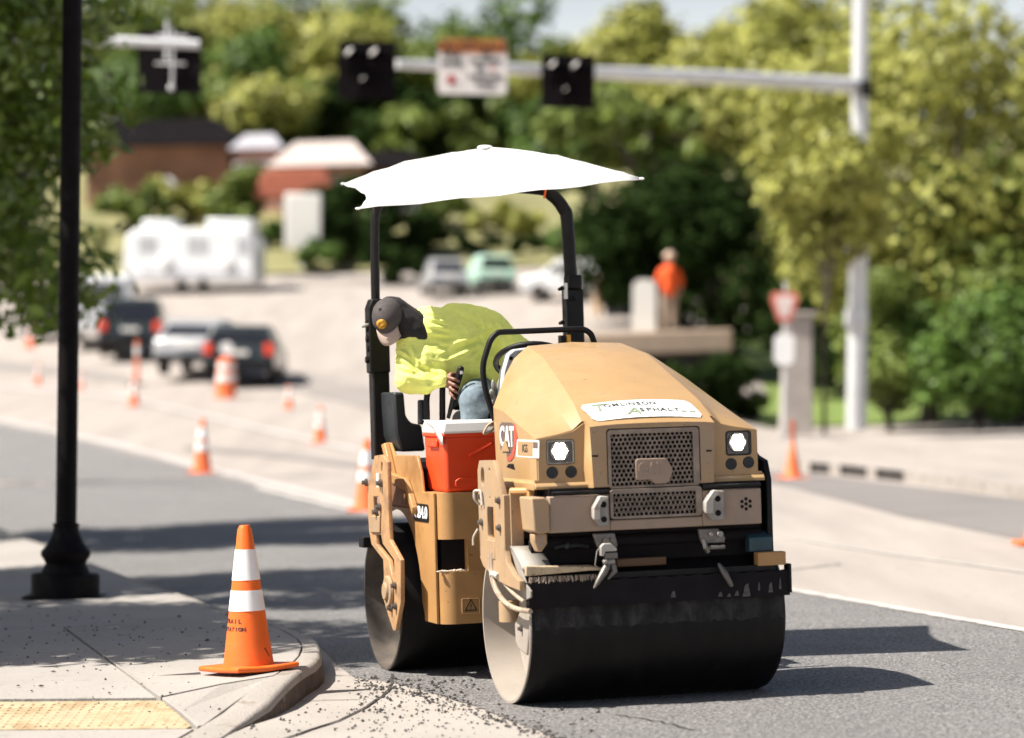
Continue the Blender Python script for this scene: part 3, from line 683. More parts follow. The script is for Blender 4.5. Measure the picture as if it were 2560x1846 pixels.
bmk.add(gridv, [(j * (U + 1) + i, j * (U + 1) + i + 1, (j + 1) * (U + 1) + i + 1, (j + 1) * (U + 1) + i) for j in range(V) for i in range(U)])
STKW = mat('sticker_white', (.80, .80, .79), .35, var=.02)
stk = bmk.build('company_sign', STKW, rr, smooth=True, label='white company sign TOMLINSON ASPHALT on the hood')
GI = mat('green_grey_ink', (.20, .25, .15), .6, var=0); KI = mat('dark_green_ink', (.04, .05, .04), .6, var=0)
def on_sign(name, body, u, v, size, m, sx=1, shear=0, bold=.0011):
    adv = {'I': .34, 'M': .92, 'W': 1.0, 'N': .80, 'O': .84, '.': .3, ',': .3, ' ': .35, 'L': .62, 'S': .66}
    ws = [adv.get(c, .72) * size * sx / .556 for c in body]; uu = u - sum(ws) / 2
    for c, w_ in zip(body, ws):
        uc = uu + w_ / 2; uu += w_
        if c == ' ': continue
        o = stick(uc, v); xdir = stick(min(1, uc + .02), v) - stick(max(0, uc - .02), v); ydir = stick(uc, min(1, v + .04)) - stick(uc, max(0, v - .04))
        zd = xdir.cross(ydir).normalized()
        text(name, c, size, m, stk, frame(o + zd * .0016, xdir, ydir), ext=.0006, sx=sx, shear=shear, bold=bold)
on_sign('letter', 'T', .135, .66, .080, GI, 1.3, .1, .001)
on_sign('letter', 'OMLINSON', .43, .74, .046, KI, 1.0)
on_sign('letter', 'A', .39, .30, .085, GI, 1.3, .25, .001)
on_sign('letter', 'SPHALT', .64, .34, .046, KI, 1.1)
on_sign('letter', 'CO., INC.', .90, .27, .018, GI, .9)
def bar(u0, u1, v, w):
    q = MB(); P = [stick(u0 + (u1 - u0) * k / 6, v + s) + Vector((0, -.0004, .0012)) for s in (-w, w) for k in range(7)]
    q.add(P, [(k, k + 1, k + 8, k + 7) for k in range(6)]); q.build('underline', GI, stk, smooth=False)
bar(.05, .24, .90, .018); bar(.06, .34, .50, .014); bar(.48, .80, .17, .014)
sy = lambda b_, z, d=.003: Vector((-.583 + (.002 if z > 1.09 else 0) - d, b_, z))
SX = -.583
def side_plate(name, pts, m, d, parent=rr, a=SX, th=.002, bevel=0): return plate(name, pts, [], a - d - th, a - d, 'YZ', m, parent, bevel)
lg = side_plate('maker_logo', pa([(1250, 1062), (1256, 1056), (1280, 1057), (1288, 1062), (1292, 1092), (1284, 1140), (1277, 1150), (1268, 1148), (1267, 1129), (1252, 1127)], SX), mat('logo_dark_grey', (.12, .08, .07), .5, var=0), 0)
side_plate('red_edge', pa([(1289, 1062), (1295, 1094), (1286, 1144), (1278, 1153), (1270, 1152), (1269, 1143), (1276, 1141), (1283, 1130), (1288, 1094), (1284, 1062)], SX), mat('logo_red', (.5, .07, .04), .5, var=0), .0025, lg)
c0 = loc(1269, 1094, a=SX)
text('letter', 'CAT', .135, STKW, lg, frame((SX - .0046, c0.y, c0.z), (0, -1, 0), (0, 0, 1)), ext=.0008, bold=.004, sx=.88)
side_plate('triangle_mark', pa([(1256, 1128), (1266, 1097), (1277, 1129)], SX), TAN, .0072, lg, th=.001)
dl = side_plate('model_decal', pa([(1293, 1099), (1348, 1102), (1348, 1146), (1292, 1142)], SX), STKW, 0)
side_plate('decal_field', pa([(1296, 1103), (1333, 1105), (1333, 1142), (1295, 1139)], SX), TAN, .0022, dl, th=.001)
side_plate('decal_field', pa([(1334, 1105), (1346, 1106), (1346, 1122), (1334, 1121)], SX), mat('logo_dark_grey', (.1, .1, .1)), .0022, dl, th=.001)
c1 = loc(1314, 1122, a=SX); text('letter', 'IGS', .055, INK, dl, frame((SX - .0045, c1.y, c1.z), (0, -1, 0), (0, 0, 1)), ext=.0006, sx=1.1)
b = MB(); pp = pa([(1267, 1168), (1272, 1160), (1285, 1160), (1289, 1176)], SX); b.prism([(y, z) for y, z in pp], SX - .002, SX + .01, 'YZ'); b.build('vent_hole', BLK, rr)

# --- front fork, left of picture: slotted plate, flange, lower yoke
fk = plate('fork_plate', [(.25, .70), (.25, 1.13), (.215, 1.176), (-.02, 1.182), (-.075, 1.12), (-.155, 1.02), (-.155, .80), (-.19, .70), (-.30, .64), (-.40, .62), (-.40, .575), (-.22, .585), (-.06, .60), (.10, .635), (.20, .66)],
    [rrect(.135, .195, 1.055, 1.145, .028), rrect(-.03, .105, .80, .955, .02), circ(.045, 1.135, .011, 8), circ(.05, 1.0, .008, 6), circ(-.04, 1.0, .008, 6)], -.700, -.672, 'YZ', TAN2, rr, bevel=.004)
b = MB(); b.prism([(-.70, .62), (-.70, 1.02), (-.66, 1.02), (-.66, .62)], -.172, -.155); b.prism([(-.155, .66), (-.155, 1.03), (-.175, 1.03), (-.175, .70), (-.20, .655), (-.33, .60), (-.33, .585), (-.19, .62)], -.668, -.60, 'YZ'); b.build('fork_flange', TAN2, rr, bevel=.005)
b = MB(); b.box(-.704, -.690, -.015, .115, .70, .795); b.build('hose_cover', TAN2, fk, bevel=.006)
def bolt(p, r=.012, L=.02, ax=(-1, 0, 0), m=STL, parent=fk):
    b = MB(); p = Vector(p); ax = Vector(ax); b.cyl(p, p + ax * L * .4, r * 1.5, n=12); b.cyl(p + ax * L * .4, p + ax * L, r, n=6); return b.build('bolt', m, parent, smooth=False)
for y, z in ((.19, 1.0), (-.11, .99), (.195, .875), (-.11, .86)): bolt((-.701, y, z))
b = MB(); b.tube(arcpath([(-.71, .20, .96), (-.735, .20, .99), (-.735, .20, 1.03), (-.71, .17, 1.03), (-.71, .15, .96)], .012), .007, 8); b.tube(arcpath([(-.71, .24, .84), (-.735, .245, .80), (-.735, .245, .76)], .02), .005, 6); b.build('lock_pin', HOOKM, fk)
# hoses along the fork and into the drum
b = MB(); HT = mat('tan_hose', (.36, .28, .21), .6, var=.2, vs=10, dirt=(.2, .15, .1), ds=9, dth=.5)
P1 = [loc(x, y, a=-.70) for x, y in [(1231, 1380), (1232, 1430), (1240, 1470), (1262, 1505), (1290, 1522), (1311, 1530)]]; P1[-1].x = -.67
P2 = [loc(x, y, a=-.685) for x, y in [(1243, 1380), (1246, 1430), (1258, 1455), (1285, 1485), (1310, 1505)]]
b.tube(bez(P1, 6), .0125, 10); b.tube(bez(P2, 6), .009, 8); b.tube(bez([p + Vector((-.006, .02, .004)) for p in P1], 6), .008, 8)
hs_ = b.build('hydraulic_hose', HT, rr)
b = MB(); q = loc(1238, 1437, a=-.70); b.tube([q + Vector((.0, .05, .004)), q + Vector((0, -.06, -.006))], .016, 8); q = loc(1232, 1432, a=-.70); b.cyl(q + Vector((0, 0, .012)), q - Vector((0, 0, .012)), .019, n=12); b.build('hose_clamp', HOOKM, hs_)
# drum motor carrier visible inside the rim
hub = plate('drum_carrier', pa([(1322, 1520), (1300, 1530), (1288, 1560), (1290, 1600), (1300, 1625), (1318, 1640), (1326, 1560)], -.64), [], -.645, -.60, 'YZ', PLATE, rr, bevel=.01)
bolt((-.646, loc(1305, 1572, a=-.645).y, loc(1305, 1572, a=-.645).z), parent=hub, r=.01)
# right-hand fork and its guard plate
plate('fork_plate', [(.25, .70), (.25, 1.17), (-.02, 1.20), (-.30, 1.14), (-.34, 1.05), (-.34, .66), (-.06, .60), (.20, .66)], [], .585, .615, 'YZ', BLK, rr, bevel=.006)
b = MB(); b.tube(arcpath([(.60, -.10, 1.20), (.625, -.20, 1.12), (.635, -.22, 1.0), (.64, -.24, .69)], .06), .014, 8); b.build('guard_bar', GRY, rr)
b = MB(); b.tube(arcpath([(-.64, -.02, .50), (-.64, -.02, .40)], .02), .05, 12); b.build('axle_arm', TAN2, rr)

# --- dark chassis between bumper and drum
b = MB(); b.box(-.57, .57, -.30, .60, .80, 1.04); b.box(-.56, .56, -.24, -.02, .812, .838); b.build('chassis', BLKD, rr)
b = MB(); b.box(-.60, -.30, .30, .34, .62, 1.04); b.box(-.60, -.54, -.26, .30, .84, 1.04); b.tube([(-.66, -.16, 1.035), (-.56, -.25, 1.035)], .018, 10); b.build('inner_frame', ORG, rr, bevel=.006)
b = MB(); b.tube([(-.55, -.30, .785), (.56, -.30, .785)], .03, 12); b.box(-.60, .60, -.28, -.24, .60, .80); b.build('cross_beam', BLKD, rr)
# side shield and wiper of the front drum
sh = MB(); W_ = []
for k in range(9):
    t = k / 8; y = -.20 - .19 * t; z = .775 - .10 * t ** 1.3
    W_ += [(-.680, y, z), (-.545 + .015 * t, y, z - .004)]
sh.add(W_, [(2 * k, 2 * k + 1, 2 * k + 3, 2 * k + 2) for k in range(8)])
o = sh.build('splash_guard', GST, rr); q = o.modifiers.new('s', 'SOLIDIFY'); q.thickness = .008
plate('guard_cheek', pa([(1278, 1366), (1290, 1372), (1306, 1420), (1318, 1460), (1330, 1478), (1330, 1494), (1319, 1500), (1308, 1470), (1296, 1430)], -.66), [], -.668, -.658, 'YZ', GST, rr, bevel=.002)
b = MB()
vs = [(-.670, -.415, .690), (-.35, -.43, .672), (-.245, -.43, .652), (-.36, -.43, .655), (-.67, -.415, .642), (-.670, -.385, .690), (-.35, -.385, .680), (-.245, -.40, .656), (-.36, -.40, .655), (-.67, -.385, .642)]
b.add(vs, [(0, 1, 2, 3, 4), (5, 9, 8, 7, 6), (0, 5, 6, 1), (1, 6, 7, 2), (4, 3, 8, 9), (3, 2, 7, 8), (0, 4, 9, 5)]); b.build('wiper_bar', mat('chipped_cream_steel', (.42, .32, .20), .6, var=.25, vs=12, dirt=(.5, .22, .06), ds=9, dth=.56, speck=[(70, .62, (.05, .03, .02), .9)]), rr, bevel=.003)
b = MB(); b.box(.50, .645, -.42, -.36, .635, .700); b.build('wiper_bar', ORG, rr, bevel=.004)
b = MB(); b.prism([(-.36, .70), (-.36, .77), (-.30, .80), (-.30, .70)], .48, .60, 'YZ'); b.build('tank_corner', mat('teal_plastic', (.02, .055, .07), .5), rr, bevel=.005)
b = MB(); R3 = random.Random(2)
for k in range(150):
    x = -.655 + .33 * R3.random(); y = -.405 + R3.uniform(-.012, .012); l = R3.uniform(.018, .034); b.cyl((x, y, .635), (x + R3.uniform(-.01, .01), y - R3.uniform(0, .012), .635 - l), .0028, .002, 4)
q = b.build('brush_bristles', HT, rr); q['kind'] = 'stuff'
# scraper beam with ragged lower lip
sc = MB(); n = 90; up = []; lo = []
for k in range(n + 1):
    x = -.662 + 1.322 * k / n; up.append((x, .608 + .003 * sin(k))); lo.append((x, .487 + R3.uniform(-.003, .003)))
sc.prism(lo + list(reversed(up)), -.418, -.375); sb_ = sc.build('scraper', BLKD, rr, smooth=False)
b = MB(); NN = 60; vs = []
for j, t in enumerate((rad(-2), rad(3), rad(8), rad(12.5))):
    for k in range(NN + 1): x = -.63 + 1.26 * k / NN; tt = t + (R3.uniform(-.035, .02) if j == 0 else 0); vs.append((x, -.4012 * cos(tt), .4 + .4012 * sin(tt)))
b.add(vs, [(j * (NN + 1) + k, j * (NN + 1) + k + 1, (j + 1) * (NN + 1) + k + 1, (j + 1) * (NN + 1) + k) for j in range(3) for k in range(NN)])
b.build('dried_film', mat('thin_dried_film', (.030, .028, .026), .7, var=.8, vs=5, stretch=(2, 1, 1), dirt=(.012, .01, .01), ds=12, dth=.45, spec=.2), sb_)
b = MB(); b.box(.655, .668, -.43, -.36, .50, .64); b.box(-.60, .60, -.40, -.34, .608, .64); b.build('scraper_mount', BLK, sb_, bevel=.003)
for x, z, w, h in ((.06, .515, .014, .022), (.30, .505, .012, .016), (.345, .50, .010, .012), (.385, .505, .012, .018), (.435, .51, .020, .045), (.50, .53, .006, .03), (.56, .52, .012, .035), (.61, .535, .006, .04)):
    b = MB(); b.add([(x - w, -.4195, z - h * .4), (x + w, -.4195, z - h * .4), (x + w * .5, -.4215, z + h), (x - w * .4, -.4215, z + h * .8)], [(0, 1, 2, 3)]); b.build('dried_splash', mat('grey_splash', (.075, .068, .065), .7, var=.5, vs=60), sb_, smooth=False)
b = MB(); b.box(-.20, .05, -.37, -.33, .66, .70); b.build('inner_bar', mat('dark_brown_paint', (.09, .045, .02), .7), rr, bevel=.006)
# two scraper latches
def latch(px, py, s, tilt):
    p = loc(px, py, b=-.42); root = MB(); Mx = Matrix.Translation(p) @ Matrix.Rotation(tilt, 4, 'Y')
    root.prism([(-.062, .05), (.048, .05), (.062, -.01), (.040, -.040), (-.030, -.040), (-.045, .0)], -.012, .012); 
    root.v = [tuple(Mx @ Vector(v)) for v in root.v]; o = root.build('scraper_latch', STL, rr, bevel=.004)
    def piece(nm, mb, m, bev=.003): mb.v = [tuple(Mx @ Vector(v)) for v in mb.v]; mb.build(nm, m, o, bevel=bev)
    b = MB(); b.cyl((-.0, -.012, .012), (0, -.030, .012), .015, n=12); b.cyl((.03, -.012, .02), (.03, -.022, .02), .009, n=6); piece('bolt', b, STL, 0)
    b = MB(); b.prism([(-.035, -.055), (-.035, -.010), (-.020, .004), (.015, .004), (.045, -.022), (.045, -.034), (-.012, -.034), (-.020, -.055)], -.045, -.014); piece('buckle', b, HOOKM)
    b = MB(); b.box(-.014, .050, -.040, -.016, -.070, -.040); piece('buckle_block', b, STL)
    b = MB(); b.cyl((-.018, -.03, -.086), (.035, -.03, -.082), .012, n=10); b.ell((-.012, -.035, -.082), (.014, .014, .014), 10, 8); piece('pivot', b, GST, 0)
    b = MB(); b.tube([(.005, -.02, -.095), (-.02, -.035, -.13), (-.055, -.045, -.175), (-.078, -.05, -.205)], [.017, .020, .014, .004], 10); b.tube([(.03, -.02, -.09), (.035, -.03, -.13), (.0, -.03, -.165)], [.014, .016, .006], 10); piece('handle', b, STL, 0)
    b = MB(); b.tube([(-.004, -.024, .012), (-.05, -.03, -.03), (-.062, -.03, -.095), (-.045, -.03, -.115)], .0028, 6); piece('wire', b, GST, 0)
latch(1512, 1360, 1, 0)
p = loc(1778, 1345, b=-.42); b = MB(); b.prism([(p.x - .07, p.z + .045), (p.x + .03, p.z + .045), (p.x + .065, p.z + .0), (p.x + .062, p.z - .025), (p.x - .055, p.z - .025), (p.x - .065, p.z + .01)], -.44, -.415); o = b.build('scraper_latch', STL, rr, bevel=.004)
b = MB(); b.cyl((p.x + .035, -.44, p.z + .018), (p.x + .035, -.458, p.z + .018), .014, n=12); b.cyl((p.x - .01, -.44, p.z + .018), (p.x - .01, -.452, p.z + .018), .010, n=6); b.build('bolt', GST, o)
b = MB(); b.tube([(p.x - .05, -.45, p.z - .005), (p.x - .045, -.46, p.z - .045), (p.x - .03, -.45, p.z - .065)], .012, 8); b.tube([(p.x - .03, -.45, p.z - .045), (p.x + .055, -.45, p.z - .045)], .010, 8); b.build('clasp', STL, o)
b = MB(); b.tube([(p.x + .03, -.43, p.z - .125), (p.x + .05, -.45, p.z - .165), (p.x + .075, -.455, p.z - .215), (p.x + .085, -.455, p.z - .235)], [.008, .017, .013, .009], 10); b.build('handle', STL, rr)
# small junk inside: pipe, nuts
b = MB(); b.tube([(-.50, -.33, .765), (-.46, -.335, .772), (-.38, -.335, .772), (-.33, -.33, .765)], .010, 8); b.ell((-.44, -.34, .772), (.015, .015, .02)); b.build('valve_pipe', PLA, rr)
# --- rear frame of the roller
def plan_box(name, poly, z0, z1, m, **kw):
    b = MB(); b.prism(poly, z0, z1, 'XY'); return b.build(name, m, rr, **kw)
arc = [(-.65 + .075 - .075 * sin(rad(t)), 1.14 + .075 - .075 * cos(rad(t))) for t in (90, 75, 60, 45, 30, 15, 0)]
body = MB()
full = [(-.65, 1.50)] + arc + [(.45, 1.14), (.45, 1.50)]
body.prism(full, .30, .574, 'XY'); body.prism(full, .742, .985, 'XY')
body.prism([(-.65, 1.50), (-.65, 1.36), (-.505, 1.36), (-.505, 1.14), (.45, 1.14), (.45, 1.50)], .574, .742, 'XY')
body.build('rear_body', ORG, rr, bevel=.0)
b = MB(); b.box(-.63, -.507, 1.20, 1.356, .576, .740); b.build('step_recess', BLKD, rr)
b = MB(); R3 = random.Random(8)
for k in range(14): x = -.66 + .012 * k; b.ell((x, 1.155 + R3.uniform(0, .02), .577), (R3.uniform(.008, .015), .012, R3.uniform(.004, .010)), 8, 6)
b.build('caked_mud', mat('pale_dry_mud', (.5, .42, .33), .9, var=.2), rr)
# side plate with arc over the drum
arcd = [(1.955 + .475 * cos(rad(t)), .40 + .475 * sin(rad(t))) for t in range(180, 75, -8)]
fp = plate('fender_plate', [(1.20, .30), (1.43, .30), (1.45, .36)] + arcd + [(2.20, .86), (2.22, 1.10), (2.14, 1.235), (2.06, 1.235), (1.97, 1.170), (1.50, 1.175), (1.43, 1.09), (1.40, .985), (1.20, .985)], [], -.668, -.652, 'YZ', ORG, rr, bevel=.004)
b = MB(); b.prism([(2.13, 1.225), (2.06, 1.235), (1.93, 1.07), (1.66, 1.05), (1.60, 1.0), (1.50, .90), (1.52, .86), (1.64, .98), (1.94, 1.02), (2.0, 1.08)], -.700, -.669, 'YZ'); b.build('fender_rib', ORG, rr, bevel=.005)
b = MB(); b.prism([(2.15, 1.05), (1.70, 1.05), (1.66, .98), (1.66, .89), (2.15, .89)], -.69, -.66, 'YZ'); b.build('side_tank', mat('brown_tank_paint', (.20, .09, .04), .6, var=.1), rr, bevel=.01)
t_ = loc(1053, 1281, a=-.669)
dcl = plate('model_plate', rrect(t_.y - .15, t_.y + .15, t_.z - .05, t_.z + .045, .02), [], -.6715, -.6685, 'YZ', BLK, rr, 0)
text('letter', 'CB4.0', .085, STKW, dcl, frame((-.6722, t_.y, t_.z - .003), (0, -1, 0), (0, 0, 1)), ext=.0006, bold=.003, sx=1.25)
w0 = loc(1154, 1497, b=1.138); w1 = loc(1200, 1533, b=1.138); wx, wz = (w0.x + w1.x) / 2, (w0.z + w1.z) / 2
wl = plate('warning_decal', rrect(w0.x, w1.x, w1.z, w0.z, .006), [rrect(w0.x + .003, w1.x - .003, w1.z + .003, w0.z - .003, .004)], 1.134, 1.138, 'XZ', mat('decal_cream', (.65, .42, .22), .5, var=0), rr, 0)
tri = lambda s: [(wx - .034 * s, wz - .026 * s), (wx + .034 * s, wz - .026 * s), (wx, wz + .036 * s)]
plate('triangle_mark', tri(1), [tri(.82)], 1.135, 1.1385, 'XZ', INK, wl, 0)
text('letter', '!', .04, INK, wl, frame((wx, 1.1365, wz - .006), (1, 0, 0), (0, 0, 1)), ext=.0006)
b = MB(); b.prism([(-.44, .985), (-.30, .985), (-.30, .90), (-.36, .90), (-.375, .88), (-.415, .88), (-.44, .91)], 1.10, 1.139); b.build('hose_bracket', BLK, rr, bevel=.004)
b = MB(); b.box(-.60, -.20, 1.44, 1.53, .36, .40); b.build('drum_wiper', GST, rr, bevel=.003)
b = MB(); b.box(-.62, .50, 1.502, 2.30, .90, 1.10); b.build('rear_chassis', BLKD, rr)
# articulation joint between front and rear
b = MB(); b.box(-.25, .25, .55, 1.16, .35, .80); b.cyl((0, .85, .30), (0, .85, .95), .11, n=20); b.build('articulation_joint', BLKD, rr)
# rear fork
RA = -.80
fo = pa([(924, 1215), (941, 1140), (961, 1137), (973, 1155), (976, 1285), (979, 1350), (1006, 1400), (1007, 1505), (994, 1577), (988, 1577), (968, 1515), (963, 1400), (934, 1362), (928, 1330), (925, 1280)], RA)
rf = plate('fork_plate', fo, [pa([(938, 1242), (952, 1242), (953, 1285), (939, 1285)], RA), pa([(944, 1338), (958, 1338), (962, 1360), (990, 1400), (992, 1430), (984, 1436), (977, 1400), (946, 1362)], RA), pa([(957, 1155), (962, 1158), (960, 1182), (957, 1180)], RA)], RA - .012, RA + .012, 'YZ', mat('fork_brown_paint', (.42, .24, .11), .5, var=.12, vs=5, dirt=(.2, .12, .07), ds=5, dth=.5, speck=[(60, .66, (.06, .04, .03), .8)]), rr, bevel=.004)
pf = lambda x, y, d=.014: (lambda v: Vector((RA - d, v.y, v.z)))(loc(x, y, a=RA))
b = MB(); b.prism([(v[0], v[1]) for v in pa([(934, 1290), (958, 1290), (958, 1332), (936, 1332)], RA)], RA - .022, RA - .012, 'YZ'); b.build('hose_cover', TAN2, rf, bevel=.005)
for x, y in ((924, 1206), (960, 1208), (957, 1268), (950, 1280)): bolt(pf(x, y), .014, .03, parent=rf, m=STL)
b = MB(); b.tube([pf(955, 1183, .02), pf(956, 1218, .02)], .012, 8); b.build('lock_pin', WHT, rf)
b = MB(); c = pf(981, 1478); b.cyl(c, c + Vector((-.02, 0, 0)), .085, .08, n=28); b.cyl(c + Vector((-.02, 0, 0)), c + Vector((-.035, 0, 0)), .05, .045, n=20); b.build('hub_cap', TAN2, rf, bevel=.004)
for x, y in ((995, 1464), (996, 1515), (985, 1520)): bolt(pf(x, y), .013, .025, parent=rf)
b = MB(); c = pf(915, 1355, .0); b.box(RA - .03, RA + .05, c.y - .05, c.y + .05, c.z - .03, c.z + .03); b.build('scraper_end', BLK, rr, bevel=.006)
plate('fork_plate', [(y, z) for y, z in [(2.2, .7), (2.2, 1.15), (1.7, 1.15), (1.7, .3), (2.1, .25)]], [], .57, .59, 'YZ', ORG, rr, 0)
# --- operator station
b = MB(); b.box(-.60, .50, 1.50, 2.30, 1.10, 1.14); b.build('platform', BLK, rr, bevel=.005)
b = MB(); b.prism(pb([(981, 981), (1008, 981), (1013, 1040), (1026, 1058), (1052, 1062), (1062, 1128), (1003, 1130), (988, 1090), (984, 1040)], 1.95), 1.93, 2.28); b.build('side_console', PLA, rr, bevel=.014)
b = MB(); b.prism([(-.33, 1.14), (.25, 1.14), (.25, 1.34), (-.33, 1.34)], 1.75, 2.1); b.prism([(-.31, 1.34), (.23, 1.34), (.20, 1.40), (-.28, 1.40)], 1.72, 2.12); b.prism([(-.28, 1.40), (.20, 1.40), (.16, 1.80), (-.24, 1.80)], 2.12, 2.22); b.build('seat', BLK, rr, bevel=.03, seg=3)
b = MB(); b.box(.03, .42, 1.14, 1.34, .987, 1.30); b.box(.03, .25, 1.02, 1.28, 1.30, 1.52); b.build('dash_panel', BLK, rr, bevel=.02)
# armrest lever loops
b = MB(); b.tube(arcpath([loc(x, y, b=1.56) for x, y in [(1068, 1062), (1066, 985), (1086, 942), (1098, 938), (1106, 950), (1106, 1062)]], .05, 6), .0165, 10); q = b.build('lever_guard', BLK, rr)
b = MB(); b.prism(pb([(1050, 1000), (1068, 1000), (1068, 1062), (1050, 1062)], 1.6), 1.60, 1.66); b.build('lever_box', PLA, rr, bevel=.01)
# grab rail in front of the operator
b = MB(); R_ = [loc(x, y, b=.84) for x, y in [(1240, 1060), (1213, 975), (1205, 915), (1226, 850), (1243, 831), (1300, 829), (1440, 823), (1462, 824), (1478, 835), (1487, 862)]]
b.tube(arcpath(R_, .07, 6), .0155, 12); b.build('grab_rail', BLK, rr)
# steering wheel and tilted console
sw_ = loc(1330, 905, b=1.12); tq = Matrix.Translation(sw_) @ Matrix.Rotation(rad(-28), 4, 'X') @ Matrix.Rotation(rad(8), 4, 'Y')
b = MB(); P = [tq @ Vector((.19 * cos(t), .19 * sin(t), 0)) for t in np.linspace(0, 2 * pi, 33)]; b.tube(P, .016, 10)
for t in (.5, 2.6, 4.7): b.tube([tq @ Vector((0, 0, -.02)), tq @ Vector((.18 * cos(t), .18 * sin(t), 0))], .012, 8)
b.cyl(tq @ Vector((0, 0, -.16)), tq @ Vector((0, 0, .01)), .035, n=12); b.build('steering_wheel', BLK, rr)
cp = [(1249, 1012), (1256, 930), (1268, 886), (1283, 874), (1345, 866), (1345, 880), (1294, 884), (1288, 905), (1275, 960)]
b = MB(); b.prism(pb(cp, .80), .78, .86); b.build('dash_bezel', mat('light_grey_plastic', (.55, .54, .52), .5, var=.1), rr, bevel=.008)
b = MB(); b.prism(pb([(1272, 950), (1290, 905), (1300, 890), (1380, 880), (1440, 900), (1440, 1000), (1272, 1000)], .84), .82, 1.0); b.build('dash_panel', PLA, rr, bevel=.01)
b = MB(); q = loc(1277, 896, b=.775); b.cyl(q, q + Vector((0, -.006, 0)), .010, n=12); b.build('screw_cap', BLK, rr)
# keys and cord hanging on the console
b = MB(); R4 = random.Random(4)
for k in range(9):
    x = 1228 + R4.uniform(0, 26); y = 955 + R4.uniform(0, 75); p = loc(x, y, b=.88); b.ell(p, (R4.uniform(.008, .018), .01, R4.uniform(.012, .03)), 8, 6)
b.tube(bez([loc(x, y, b=.87) for x, y in [(1262, 930), (1252, 945), (1246, 968), (1258, 985), (1250, 1005)]], 5), .008, 8); b.build('key_bunch', GST, rr)
# roll bar: two posts joined by an arch
PB = 2.25
pL, pR = loc(950, 1137, b=PB), loc(1434, 1000, b=PB)
pth = [(pL.x, PB, 1.10), (pL.x, PB, 1.9), (-.667, PB, 2.42), (-.64, PB, 2.55), (-.55, PB, 2.625), (-.2, PB, 2.66), (.28, PB, 2.635), (.37, PB, 2.595), (.435, PB, 2.52), (.458, PB, 2.42), (.472, PB, 1.9), (.476, PB, 1.10)]
b = MB(); bp_ = bez(pth, 8); b.tube(bp_, [.025 if p.x < -.5 else (.037 if p.x > 0 else .03) for p in bp_], 14); rb = b.build('roll_bar', BLK, rr)
b = MB(); b.box(-.715, -.62, PB - .05, PB + .05, 1.14, 1.92); b.prism([(-.735, 1.62), (-.735, 1.98), (-.715, 2.03), (-.66, 2.03), (-.62, 2.0), (-.62, 1.62)], PB - .075, PB + .02); b.build('post_sleeve', BLK, rr, bevel=.008)
b = MB(); b.box(.425, .525, PB - .05, PB + .05, 1.10, 2.06); b.box(.44, .515, PB - .055, PB + .055, 2.06, 2.14); b.build('post_sleeve', BLK, rr, bevel=.008)
for px, py in ((914, 808), (915, 848), (917, 872), (914, 900), (915, 822)):
    q = loc(px, py, b=PB - .04); b = MB(); b.cyl(q, q + Vector((.05, 0, 0)), .018, .022, n=8); b.build('post_knob', BLK, rr)
q = loc(905, 818, b=PB - .05); b = MB(); b.tube([q, q + Vector((.03, 0, .012)), q + Vector((.06, 0, .02))], [.006, .012, .014], 8); b.build('work_light', GST, rr)
q = loc(1413, 852, b=PB - .1); b = MB(); b.box(q.x - .03, q.x + .004, PB - .12, PB - .06, q.z - .04, q.z + .03); b.build('post_latch', BLK, rr, bevel=.004)
q = loc(1419, 855, b=PB - .1); b = MB(); b.box(q.x - .012, q.x + .012, PB - .13, PB - .1, q.z - .04, q.z + .04); b.build('amber_marker', mat('amber_lens', (.75, .33, .02), .3), rr, bevel=.006)
q = loc(1414, 728, b=PB - .05); b = MB(); b.box(q.x - .008, q.x + .008, PB - .062, PB - .038, q.z - .045, q.z + .045); b.build('post_label', WHT, rr)
q = loc(1358, 484, b=PB); b = MB(); b.tube([(q.x + .01, PB - .042, q.z + .05), (q.x - .01, PB - .044, q.z - .03)], .006, 6); b.build('strap', CONE, rr)
for px, py in ((1410, 805), (1408, 720), (1436, 745)):
    q = loc(px, py, b=PB - .05); b = MB(); b.cyl(q, q + Vector((-.03, 0, -.01)), .014, .008, n=8); b.build('post_knob', BLK, rr)
# white canopy stretched on four ribs
MIc = MI
NL = MIc @ aty(895, 522, 16.15); NRc = MIc @ aty(1604, 447, 16.2); FL = MIc @ aty(858, 460, 17.75); FR = MIc @ Vector((.62, 17.8, 2.76)); AP = MIc @ aty(1212, 370, 17.0)
cn = [NL, NRc, FR, FL]; ctr = sum(cn, Vector()) / 4
cv = MB(); vs = []; fs = []; NT, NRd = 14, 9
for s in range(4):
    a, b_ = cn[s], cn[(s + 1) % 4]; base = len(vs)
    for j in range(NRd + 1):
        r = j / NRd
        for i in range(NT + 1):
            t = i / NT; bow = (.085 if s in (1, 3) else .0) * (1 - (2 * t - 1) ** 2)
            e = a.lerp(b_, t); inn = Vector((ctr.x - e.x, ctr.y - e.y, 0)).normalized(); e = e + inn * bow + Vector((0, 0, (.0 if s in (1, 3) else -.004) * (1 - (2 * t - 1) ** 2)))
            p = AP.lerp(e, r); sag = (.02 if s == 3 else -.035) * sin(pi * r) * (1 - abs(2 * t - 1) ** 1.5) + .03 * sin(pi * r) * abs(2 * t - 1) ** 3
            wr = .006 * sin(9 * t + 5 * r + s) * sin(pi * r) + .005 * sin(23 * t * r + s)
            vs.append(p + Vector((0, 0, sag + wr)))
    fs += [(base + j * (NT + 1) + i, base + j * (NT + 1) + i + 1, base + (j + 1) * (NT + 1) + i + 1, base + (j + 1) * (NT + 1) + i) for j in range(NRd) for i in range(NT)]
